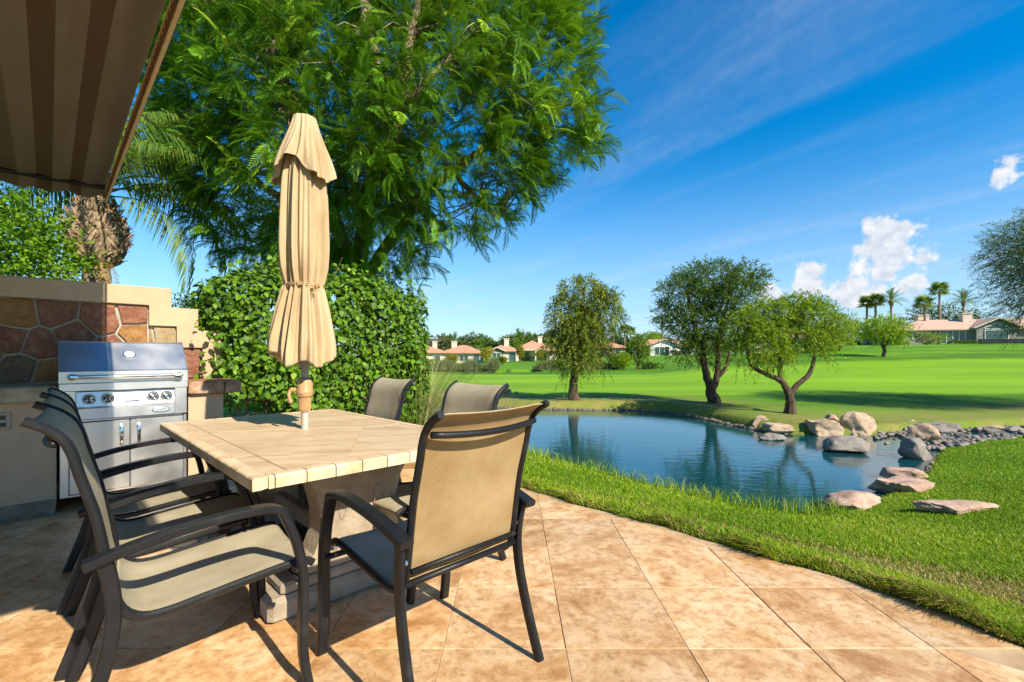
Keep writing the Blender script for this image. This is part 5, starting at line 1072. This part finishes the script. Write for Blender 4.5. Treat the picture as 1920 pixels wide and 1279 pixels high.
# ------------------------------------------------------------------ grass blades on the near banks
rs = np.random.RandomState(70); N = 330000; px = rs.uniform(955, 2000, N); py = rs.uniform(800, 1290, N); z = np.full(N, -.2)
for _ in range(7):
    d = F * (CAMH - z) / (py - HY); x = (px - CX) / F * d; z = .5 * z + .5 * height(np.stack([x, d], 1))
p2 = np.stack([x, d], 1); s1 = sdist(p2, POND); uu = (x + d) * R2; vv_ = (d - x) * R2; ot = uu - patio_edge_u(vv_); zz_ = height(p2)
eo_z = np.where(ot < .34, np.maximum(np.interp(ot, [0, .03, .08, .2, .34], [.0, .016, .024, .0, -.02]), zz_), zz_)
ok = (ot > .0) & (s1 > .02) & (d < 11) & (d > .8); dr = dryness(p2); ok &= (rs.rand(N) > dr * .72)
x, y, z, s1, ot, dr = x[ok], d[ok], eo_z[ok], s1[ok], ot[ok], dr[ok]; n = len(x); h = rs.uniform(.020, .042, n) * (1 - .35 * dr) * np.interp(y, [2, 9], [1, 1.5])
tall = (s1 < .35) & (rs.rand(n) < .30) & (x < 3.6); h = h * np.where(x > 2.6 + .25 * y, .6, 1); h = np.where(tall, rs.uniform(.08, .22, n), h); ed = ot < .09 + .05 * np.sin((y - x) * 4.1) + .04 * np.sin((y - x) * 9.7); h = np.where(ed, h * (1.35 + .5 * np.sin((y - x) * 6.3)), h)
lean = rs.normal(size=(n, 2)) * .55; lean[ed] += np.array([-.55, -.55]) * (1 + np.sin((y - x) * 5.3 + 1)[ed])[:, None]; base = np.stack([x, y, z - .004], 1); az = rs.uniform(0, 6.28, n); wv = np.stack([np.cos(az), np.sin(az), 0 * az], 1) * (.0016 + .0011 * y * .45)[:, None]
mid = base + np.stack([lean[:, 0] * h * .3, lean[:, 1] * h * .3, h * .62], 1); tip = base + np.stack([lean[:, 0] * h, lean[:, 1] * h, h * .95], 1)
v = np.stack([base - wv, base + wv, mid + wv * .7, mid - wv * .7, tip], 1); ft_ = np.array([(0, 1, 2), (0, 2, 3), (3, 2, 4)])
tone = np.clip(rs.beta(2, 3, n) + .25 * np.sin(x * 2.3) * np.sin(y * 1.9), 0, 1); str_ = (rs.rand(n) < (.06 + .80 * dr)) | (ed & (rs.rand(n) < .42))
def blades(name, lab, m, mt):
    vb = v[m].reshape(-1, 3); fb = ((np.arange(m.sum()) * 5)[:, None, None] + ft_[None]).reshape(-1, 3); return tag(obj(name, mesh_np(name, vb, fb, mt, False, {'tone': rep(tone[m], 5)})), lab, 'grass', kind='stuff')
blades('grass', 'fresh green grass blades on the bank beside the terrace', ~str_, M_grassb); blades('dry_grass', 'straw-coloured dry grass blades in the worn strip', str_, M_strawb)

# ------------------------------------------------------------------ houses beyond the fairway
M_glass = None
def glass_mat():
    m, n = newmat('window_glass'); v = coords(n, 'object', True); t = nd(n, 'ShaderNodeTexNoise', {'Vector': v, 'Scale': 1.5, 'Detail': 2}); rp = nd(n, 'ShaderNodeValToRGB', {0: t.outputs['Fac']}); e = rp.color_ramp.elements; e[0].color = col((.02, .04, .04)); e[1].color = col((.07, .15, .13))
    b = nd(n, 'ShaderNodeBsdfPrincipled', {'Base Color': rp.outputs[0], 'Roughness': .08, 'Specular IOR Level': .6}); nd(n, 'ShaderNodeOutputMaterial', {0: b.outputs[0]}); return m
M_glass = glass_mat()
M_roofo = mat('clay_tile_roof', [(.3, (.34, .14, .08)), (.5, (.46, .22, .13)), (.72, (.56, .33, .22))], scale=3, rough=.85, bump=.8, bscale=6, stretch=(5, .6, 1)); M_roofp = mat('pinkish_tile_roof', [(.3, (.38, .22, .16)), (.5, (.48, .31, .23)), (.72, (.56, .40, .31))], scale=3, rough=.85, bump=.8, bscale=6, stretch=(5, .6, 1))
M_wgrey = mat('grey_render', [(.3, (.22, .20, .19)), (.7, (.27, .25, .235))], scale=2, rough=.9); M_wcream = mat('cream_render', [(.3, (.56, .47, .36)), (.7, (.64, .55, .44))], scale=2, rough=.9); M_wwhite = mat('white_render', [(.3, (.70, .68, .64)), (.7, (.78, .76, .72))], scale=2, rough=.9); M_wtaupe = mat('taupe_render', [(.3, (.20, .165, .13)), (.7, (.27, .22, .18))], scale=2, rough=.9); M_trimw = mat('white_trim', [(.3, (.74, .73, .70)), (.7, (.80, .79, .76))], scale=4, rough=.6)
def hiproof(mb, x0, x1, y0, y1, ze, zr, ov=.7, gable=False):
    x0, x1, y0, y1 = x0 - ov, x1 + ov, y0 - ov, y1 + ov; ym = (y0 + y1) / 2; run = min((y1 - y0) / 2, (x1 - x0) / 2 - .1)
    if gable: xm = (x0 + x1) / 2; a, b = (xm, y0, zr), (xm, y1, zr)
    else: a, b = (x0 + run, ym, zr), (x1 - run, ym, zr)
    e = .16; vs = [(x0, y0, ze), (x1, y0, ze), (x1, y1, ze), (x0, y1, ze), a, b, (x0, y0, ze - e), (x1, y0, ze - e), (x1, y1, ze - e), (x0, y1, ze - e)]
    if gable:
        vs += [(a[0], a[1], a[2] - e), (b[0], b[1], b[2] - e)]; fs = [(0, 4, 5, 3), (1, 2, 5, 4), (0, 6, 10, 4), (4, 10, 7, 1), (2, 8, 11, 5), (5, 11, 9, 3), (6, 9, 11, 10), (10, 11, 8, 7), (3, 9, 6, 0), (1, 7, 8, 2)]
    else: fs = [(0, 1, 5, 4), (1, 2, 5), (2, 3, 4, 5), (3, 0, 4), (0, 6, 7, 1), (1, 7, 8, 2), (2, 8, 9, 3), (3, 9, 6, 0), (6, 9, 8, 7)]
    mb.add(vs, fs)
def window(par, x, z, w_, h_, y=0, lites=1, fm=None, name='window'):
    mb = MB(); t = .10; f = .07
    for cx, cz, a, b in ((x, z + h_ - f / 2, w_, f), (x, z + f / 2, w_, f), (x - w_ / 2 + f / 2, z + h_ / 2, f, h_ - 2 * f), (x + w_ / 2 - f / 2, z + h_ / 2, f, h_ - 2 * f)): mb.box((cx, y - .05, cz), (a, t, b))
    for k in range(1, lites): mb.box((x - w_ / 2 + w_ * k / lites, y - .05, z + h_ / 2), (f, t * .9, h_ - 2 * f))
    fo = mb.build(name, fm or M_trimw, par)
    for k in range(lites): p = MB(); pw = (w_ - 2 * f) / lites; p.box((x - w_ / 2 + f + pw * (k + .5), y - .012, z + h_ / 2), (pw - f * .6, .02, h_ - 2 * f - .01)); p.build('pane', M_glass, fo)
def house(name, label, px, d, W, Dp, eave, ridge, wall, roof, wins, chim=None, porch=None, yaw=0, gables=(), base=None):
    x, y = (px - CX) / F * d, d; z = H(x, y) if base is None else base; e = empty(name, (x, y, z), yaw - math.atan2(x, y) * .5, label, 'house')
    mb = MB(); mb.box((0, Dp / 2, eave / 2 - .5), (W, Dp, eave + 1.0)); mb.build('wall', wall, e)
    mb = MB(); hiproof(mb, -W / 2, W / 2, 0, Dp, eave, ridge); rf = mb.build('roof', roof, e)
    for gx0, gw_, gy, ge, gp, gm in gables:               # front gable block: centre, width, projection, eave, peak
        g = MB(); hw_ = gw_ / 2; sl_ = (gp - ge) / (hw_ + .6); pk = ge + sl_ * hw_ - .05
        g.add([(gx0 - hw_, -gy, -1), (gx0 + hw_, -gy, -1), (gx0 + hw_, -gy, ge), (gx0, -gy, pk), (gx0 - hw_, -gy, ge), (gx0 - hw_, 1, -1), (gx0 + hw_, 1, -1), (gx0 + hw_, 1, ge), (gx0, 1, pk), (gx0 - hw_, 1, ge)], [(0, 1, 2, 3, 4), (1, 6, 7, 2), (0, 4, 9, 5), (2, 7, 8, 3), (4, 3, 8, 9), (5, 9, 8, 7, 6)]); g.build('gable_wall', gm, e)
        r = MB(); hiproof(r, gx0 - hw_, gx0 + hw_, -gy, Dp * .55, ge + .02, gp + .05, .6, True); r.build('gable_roof', roof, rf)
        r = MB()
        for s in (-1, 1): r.sweep([(gx0 + s * (hw_ + .6), -gy - .62, ge - .05), (gx0, -gy - .62, gp - .02)], [(-.03, -.13), (.03, -.13), (.03, .05), (-.03, .05)], (0, 1, 0))
        r.build('barge_board', M_wcream, rf)['kind'] = 'stuff'
    for wi in wins: window(e, *wi)
    if chim:
        mb = MB(); cx, cy, cz0, cz1, cw = chim; mb.box((cx, cy, (cz0 + cz1) / 2), (cw, cw, cz1 - cz0)); ch = mb.build('chimney', M_wcream, rf); mb = MB(); mb.box((cx, cy, cz1 + .08), (cw + .25, cw + .25, .16)); mb.build('chimney_cap', M_wcream, ch)
    if porch:
        mb = MB()
        for xp in porch[3]: p = MB(); p.box((xp, -porch[2], porch[4] / 2 - .3), (.28, .28, porch[4] + .6)); p.build('post', wall, e)
        mb.box(((porch[0] + porch[1]) / 2, -porch[2] / 2, porch[4] + .12), (porch[1] - porch[0] + .4, porch[2] + .5, .22)); mb.build('porch_beam', wall, e)
    return e
q = 78 / F
house('stucco_house', 'grey house with pinkish roof and tall gable window at the right', 1850, 78, 24, 9, 2.55, 4.5, M_wgrey, M_roofp,
      [(-4.6, .05, 3.5, 2.35, 0, 4), (.75, .75, 3.1, 1.55, -1.005, 1), (6.6, .5, 3.2, 1.9, 0, 1), (-9.5, .8, 1.5, 1.2, 0, 1)], (-1.1, 3.6, 3.0, 5.4, 1.3), None, .08, ((.75, 5.2, 1.0, 2.75, 4.3, M_wgrey),))
hz_ = [o for o in C.objects if o.name.startswith('stucco_house')][0]
for wx_, z0_, z1_, w_ in ((.75, 2.45, 3.45, 3.1),):       # sloping-headed window in the gable
    fm_ = MB(); ring = [(-w_ / 2, z0_), (w_ / 2, z0_), (w_ / 2, z0_ + .35), (0, z1_), (-w_ / 2, z0_ + .35)]; inn = inset([(a, b) for a, b in ring], .09)
    fm_.add([(wx_ + a, -1.09, b) for a, b in ring] + [(wx_ + a, -1.0, b) for a, b in ring], [(0, 1, 2, 3, 4), (0, 5, 6, 1), (1, 6, 7, 2), (2, 7, 8, 3), (3, 8, 9, 4), (4, 9, 5, 0)]); fo = fm_.build('gable_window', M_trimw, hz_); g = MB(); g.add([(wx_ + a, -1.10, b) for a, b in inn], [tuple(range(len(inn)))]); g.build('pane', M_glass, fo)
house('stucco_house', 'taupe house with orange tile roof and chimney behind the clipped bush', 1712, 86, 10.5, 8, 2.5, 4.3, M_wtaupe, M_roofo, [(1.0, 0, 3.4, 2.2, 0, 3), (-3.6, .3, 1.4, 1.8, 0, 1)], (2.4, 2.6, 2.6, 5.6, 1.7), (-5, -2.2, 1.6, (-5, -2.4), 2.3), .05)
house('stucco_house', 'white gabled house with tall glass doors left of the forked tree', 1244, 120, 15, 9, 2.5, 4.3, M_wwhite, M_roofo, [(-.6, 0, 3.6, 2.2, -1.505, 3), (5.6, .2, 2.2, 2.0, 0, 2), (-5.6, .6, 1.4, 1.3, 0, 1)], None, None, 0, ((0, 7.0, 1.5, 2.6, 4.2, M_wwhite),))
house('stucco_house', 'low house with orange roof left of the round lime bush', 1140, 114, 9, 8, 2.4, 4.0, M_wtaupe, M_roofo, [(-2.2, 0, 2.6, 2.1, 0, 2), (2.4, .5, 1.6, 1.4, 0, 1)], None, None, .1)
house('stucco_house', 'cream house with broad orange roof and long shaded porch', 1004, 110, 9.5, 8, 2.5, 4.9, M_wcream, M_roofo, [(-2.6, 0, 2.4, 2.1, 0, 2), (1.4, 0, 2.8, 2.1, 0, 2)], (1.2, 3.2, 3.5, 5.7, 1.0), (-4.5, 4.5, 2.2, (-4.5, 0, 4.5), 2.4), 0)
house('stucco_house', 'small house with grey-edged gable and blue glass doors', 946, 108, 6.6, 8, 2.5, 4.2, M_wcream, M_roofo, [(-1.9, 0, 2.0, 2.1, -1.005, 2), (1.7, 0, 1.5, 2.1, 0, 1)], (.6, 3, 3.2, 5.3, 1.1), None, .05, ((-1.9, 3.0, 1.0, 2.4, 3.3, M_wtaupe),))
house('stucco_house', 'cream house with hipped orange roof at the left of the far row', 866, 112, 9.6, 8, 2.5, 4.4, M_wcream, M_roofo, [(-3.2, 0, 1.8, 2.1, 0, 2), (.5, .4, 2.2, 1.5, 0, 2), (3.5, 0, 1.6, 2.1, 0, 1)], (-2.2, 3.2, 3.2, 5.2, 1.2), None, -.05)
house('stucco_house', 'cream house at the far left, partly behind the fountain grass', 800, 104, 8, 8, 2.5, 4.2, M_wcream, M_roofo, [(-1.5, .4, 1.8, 1.4, 0, 2), (2.3, .4, 1.6, 1.4, 0, 1)], (1.6, 3.0, 3.0, 5.0, 1.0), None, 0)
house('stucco_house', 'cream house half hidden behind the lime green tree', 1500, 98, 17, 9, 2.6, 4.6, M_wcream, M_roofp, [(-5, .3, 2.2, 1.9, 0, 2), (0, 0, 3.2, 2.2, 0, 3), (5, .3, 2.2, 1.9, 0, 2)], None, None, 0)

# ------------------------------------------------------------------ far palms, trees and bushes
def far_palm(label, px, top, d, kind, seed, sc_=1.0, group=None):
    x, y = (px - CX) / F * d, d; z = H(x, y) - .1; zt = CAMH + (HY - top) / F * d - z
    e = empty('palm_tree', (x, y, z), 0, label, 'palm', group); mb = MB(); rn = random.Random(seed); ln = rn.uniform(-.25, .25)
    mb.tube([(0, 0, 0), (ln * .4, 0, zt * .4), (ln * .8, 0, zt * .75), (ln, 0, zt)], [.30, .22, .20, .24 if kind == 'date' else .19], 9); mb.build('trunk', M_palmbark, e, True)
    if kind == 'date':
        mb = MB(); mb.lathe([(.22, zt - .9), (.36, zt - .5), (.42, zt - .1), (.30, zt + .25), (.1, zt + .4)], 10, (ln, 0, 0)); mb.build('frond_boot', M_boot, e, True); place_fronds(e, FPM, (ln, 0, zt + .1), 34, seed, -35, 78, .8 * sc_, 1.05 * sc_)
    else: place_fronds(e, FFM, (ln, 0, zt), 20, seed, -30, 80, .85 * sc_, 1.25 * sc_, 'fan_leaf')
FPM = [pinnate('frond', 3.0, 16, .75, .085, .45, .5, M_palm, 70 + k, .35, .05) for k in range(2)]; FFM = [fanleaf('fan_leaf', 1.7, M_palm, 80 + k) for k in range(2)]
FG = 'palms beyond the fairway'
for k, a in enumerate((('left one of the pair of fan palms behind the lime bush', 1625, 570, 92, 'fan'), ('right one of the pair of fan palms behind the lime bush', 1642, 566, 90, 'fan'), ('bushy date palm right of the pair of fan palms', 1669, 566, 88, 'date'), ('fan palm with leaning shaggy crown in front of the orange roof chimney', 1736, 570, 84, 'fan'), ('tallest fan palm standing between the two right-hand houses', 1763, 545, 92, 'fan'), ('dark date palm behind the grey house chimney', 1808, 566, 96, 'date'), ('short broad palm left of the dark bushy tree', 1151, 628, 128, 'date'), ('tall thin palm behind the dark bushy tree', 1171, 620, 130, 'fan'), ('palm just right of the tall thin palm', 1183, 624, 132, 'fan'), ('palm beside the crown of the forked tree', 1243, 606, 134, 'date'), ('thin palm rising behind the row of far left houses', 893, 648, 135, 'fan'), ('broad palm at the left of the distant row of trees', 852, 640, 150, 'date'))): far_palm(a[0], a[1], a[2], a[3], a[4], 300 + k, 1.0 if a[3] < 100 else 1.15, FG)
def far_tree(name, label, px, pyb, pyt, wpx, d, lm, seed, group=None, nt_=220, per=9, leaf=.30, trunk=True, fill=.62, cat='tree'):
    x, y = (px - CX) / F * d, d; z = H(x, y) - .1; top = CAMH + (HY - pyt) / F * d; hgt = max(top - z, 1.0); R_ = wpx / 2 * d / F; rs = np.random.RandomState(seed); cz = z + hgt * (1 - fill / 2); rz_ = hgt * fill / 2
    bl = [(x, y, cz, R_ * .7, R_ * .7, rz_ * .8)]
    for k in range(6): a = k * 1.05 + rs.rand(); bl.append((x + math.cos(a) * R_ * .55, y + math.sin(a) * R_ * .5, cz + rs.uniform(-.45, .5) * rz_, R_ * .42, R_ * .42, rz_ * .45))
    lb = [[(x, y, z, hgt * .045), (x + .1, y, z + hgt * .3, hgt * .032), (x, y, cz, hgt * .015)]]
    for k in range(3): b_ = bl[k * 2 + 1]; lb.append([(x, y, z + hgt * .22, hgt * .025), ((x + b_[0]) / 2, (y + b_[1]) / 2, z + hgt * .42, hgt * .018), (b_[0], b_[1], b_[2], hgt * .008)])
    return make_tree(name, label, cat, (x, y, z), lb, bl, lm, M_bark, seed, nt_, per, leaf, .42, .25, R_ * .35, group, False, .35)
far_tree('round_shrub', 'round lime green bush at the edge of the fairway', 1165, 697, 661, 46, 58, M_lime, 401, nt_=420, leaf=.22, fill=.9, cat='shrub')
far_tree('bushy_tree', 'dark bushy tree beside the round lime bush', 1195, 695, 632, 54, 60, M_mesq, 402, nt_=520, leaf=.24, fill=.82)
far_tree('spreading_tree', 'lime green tree with fan of dark stems below the orange-roofed house', 1657, 666, 588, 92, 46, M_lime, 403, nt_=800, leaf=.20, fill=.7)
far_tree('leafy_tree', 'bright bushy tree right behind the lime tree by the boulders', 1575, 672, 588, 86, 56, M_lime, 404, nt_=700, leaf=.22, fill=.9)
far_tree('leafy_tree', 'lower green bush left of the spreading lime tree', 1540, 672, 610, 60, 60, M_willow, 405, nt_=450, leaf=.22, fill=.9, cat='shrub')
far_tree('round_tree', 'big round dark tree behind the orange roofed house', 1748, 640, 566, 88, 105, M_dkleaf, 406, nt_=520, leaf=.42, fill=.85)
far_tree('dark_tree', 'dense dark tree behind the grey house roof', 1815, 640, 572, 60, 104, M_dkleaf, 407, nt_=420, leaf=.42, fill=.85)
far_tree('round_tree', 'rounded green tree behind the white gabled house', 1218, 660, 619, 50, 140, M_lime, 408, nt_=340, leaf=.42, fill=.8)
far_tree('round_tree', 'rounded dark tree behind the cream house with chimney', 967, 670, 634, 44, 135, M_mesq, 409, nt_=340, leaf=.45, fill=.85)
for k, (px, t, w_, d) in enumerate(((848, 664, 24, 100), (912, 650, 26, 98), (975, 645, 15, 100), (1015, 655, 22, 99))): far_tree('yellow_tree', 'small yellow-green tree in front of the %s house of the far row' % ('leftmost', 'hipped', 'small gabled', 'long-porched')[k], px, 680, t, w_, d, M_ygreen, 420 + k, None, nt_=200, leaf=.3, fill=.8)
far_tree('small_tree', 'small round-headed tree alone on the far green slope', 941, 690, 669, 20, 80, M_willow, 430, nt_=160, leaf=.25, fill=.6)
rn = random.Random(77)
def nth(k): return '%d%s' % (k, 'th' if 10 < k % 100 < 14 else {1: 'st', 2: 'nd', 3: 'rd'}.get(k % 10, 'th'))
for k in range(34):
    px = 770 + k * 14.5 + rn.uniform(-5, 5); far_tree('distant_tree', 'grey-green tree, %s from the left in the long row behind the far houses' % nth(k + 1), px, 670, rn.uniform(618, 638), rn.uniform(24, 38), rn.uniform(150, 185), rn.choice((M_olive, M_olive, M_dkleaf, M_mesq)), 500 + k, 'distant trees behind the houses', 210, 8, .8, fill=.9)
for k in range(16):
    px = 1260 + k * 27 + rn.uniform(-8, 8); far_tree('backdrop_tree', 'green tree, %s from the left in the row behind the forked pond-side trees' % nth(k + 1), px, 660, rn.uniform(618, 642), rn.uniform(30, 50), rn.uniform(112, 140), rn.choice((M_mesq, M_lime, M_dkleaf)), 560 + k, 'trees behind the pond-side trees', 140, 8, .6, fill=.95)
for k in range(3):
    px = 322 + k * 44; far_tree('backdrop_tree', 'tree beyond the lawn left of the hedge, %s from the left' % nth(k + 1), px, 680, rn.uniform(615, 640), rn.uniform(40, 60), rn.uniform(90, 120), rn.choice((M_mesq, M_lime, M_olive)), 590 + k, 'trees beyond the hedge', 120, 8, .6, fill=.95)
# clipped bushes and low planting by the houses
def bush(label, px, d, w_, h_, lm, seed, name='clipped_bush', group=None, nt_=260, leaf=.16, dep=None):
    x, y = (px - CX) / F * d, d; z = H(x, y); r = w_ / 2; bl = [(x + t * r * .6, y, z + h_ * .5, r * .5, dep or r * .5, h_ * .5) for t in (-1, 0, 1)]
    return shrub(name, label, (x, y, z - .02), bl, lm, seed, nt_, 9, leaf, .5, group, twig=.25)
bush('square clipped green bush between the two right-hand houses', 1757, 76, 3.6, 1.9, M_lime, 610); bush('white-flowering bush beside the clipped bush', 1733, 77, 2.2, 2.2, M_pampas, 611, 'flowering_bush')
bush('low clipped hedge below the glass doors of the grey house', 1808, 75, 4.6, .5, M_mesq, 612, 'low_hedge', dep=.4)
for k, px in enumerate((1022, 1042, 1063, 1085, 1106, 1128, 1146, 1210, 1228)): bush('low dark shrub, %s from the left in the row edging the fairway' % nth(k + 1), px, 59 + (k % 3), rn.uniform(1.4, 2.0), rn.uniform(.6, 1.0), M_dkleaf if k % 2 else M_mesq, 620 + k, 'low_shrub', 'low shrubs edging the fairway', 90, .2)
for k, px in enumerate((805, 930, 990, 1090, 1125, 1270, 1600, 1690)): bush('garden shrub in front of the far houses, %s from the left' % nth(k + 1), px, {805: 99, 930: 104, 990: 105, 1090: 112, 1125: 108, 1270: 116, 1600: 90, 1690: 82}[px], rn.uniform(2, 3.4), rn.uniform(.9, 1.5), rn.choice((M_dkleaf, M_mesq, M_lime)), 640 + k, 'garden_shrub', 'garden shrubs at the houses', 110, .28)
# dark covered terrace furniture by the grey house
for k, (px, w_) in enumerate(((1862, 3.4), (1908, 3.2))):
    x, y = (px - CX) / F * 75.4, 75.4; e = empty('patio_sofa', (x, y, H(x, y)), -.4, 'black garden sofa outside the grey house, %s of two' % ('left', 'right')[k], 'sofa'); mb = MB(); mb.box((0, 0, .25), (w_, .9, .42), .06); mb.build('seat', M_black, e); mb = MB(); mb.box((0, .4, .6), (w_, .16, .45), .05); mb.build('backrest', M_black, e)
    for s in (-1, 1): mb = MB(); mb.box((s * (w_ / 2 - .1), -.02, .5), (.2, .8, .22), .05); mb.build('armrest', M_black, e)
# reeds round the far pond
rs = np.random.RandomState(90); n = 5000; px = np.concatenate([rs.uniform(800, 935, n // 2), rs.uniform(1000, 1160, n // 2)]); d = np.concatenate([rs.uniform(60.5, 63.5, n // 2), rs.uniform(58, 61, n // 2)]); x = (px - CX) / F * d; z = height(np.stack([x, d], 1)); base = np.stack([x, d, z], 1); h = rs.uniform(.5, 1.2, n) * (1 + .4 * np.sin(px * .13)); ln = rs.normal(size=(n, 2)) * .2; wv = np.array([.05, 0, 0]); v = np.stack([base - wv, base + wv, base + np.stack([ln[:, 0], ln[:, 1], h], 1)], 1)
tag(obj('reeds', mesh_np('reeds', v.reshape(-1, 3), np.arange(3 * n).reshape(-1, 3), M_olive, False, {'tone': rep(rs.rand(n), 3)})), 'brownish reeds growing round the far pond', 'reeds', kind='stuff')
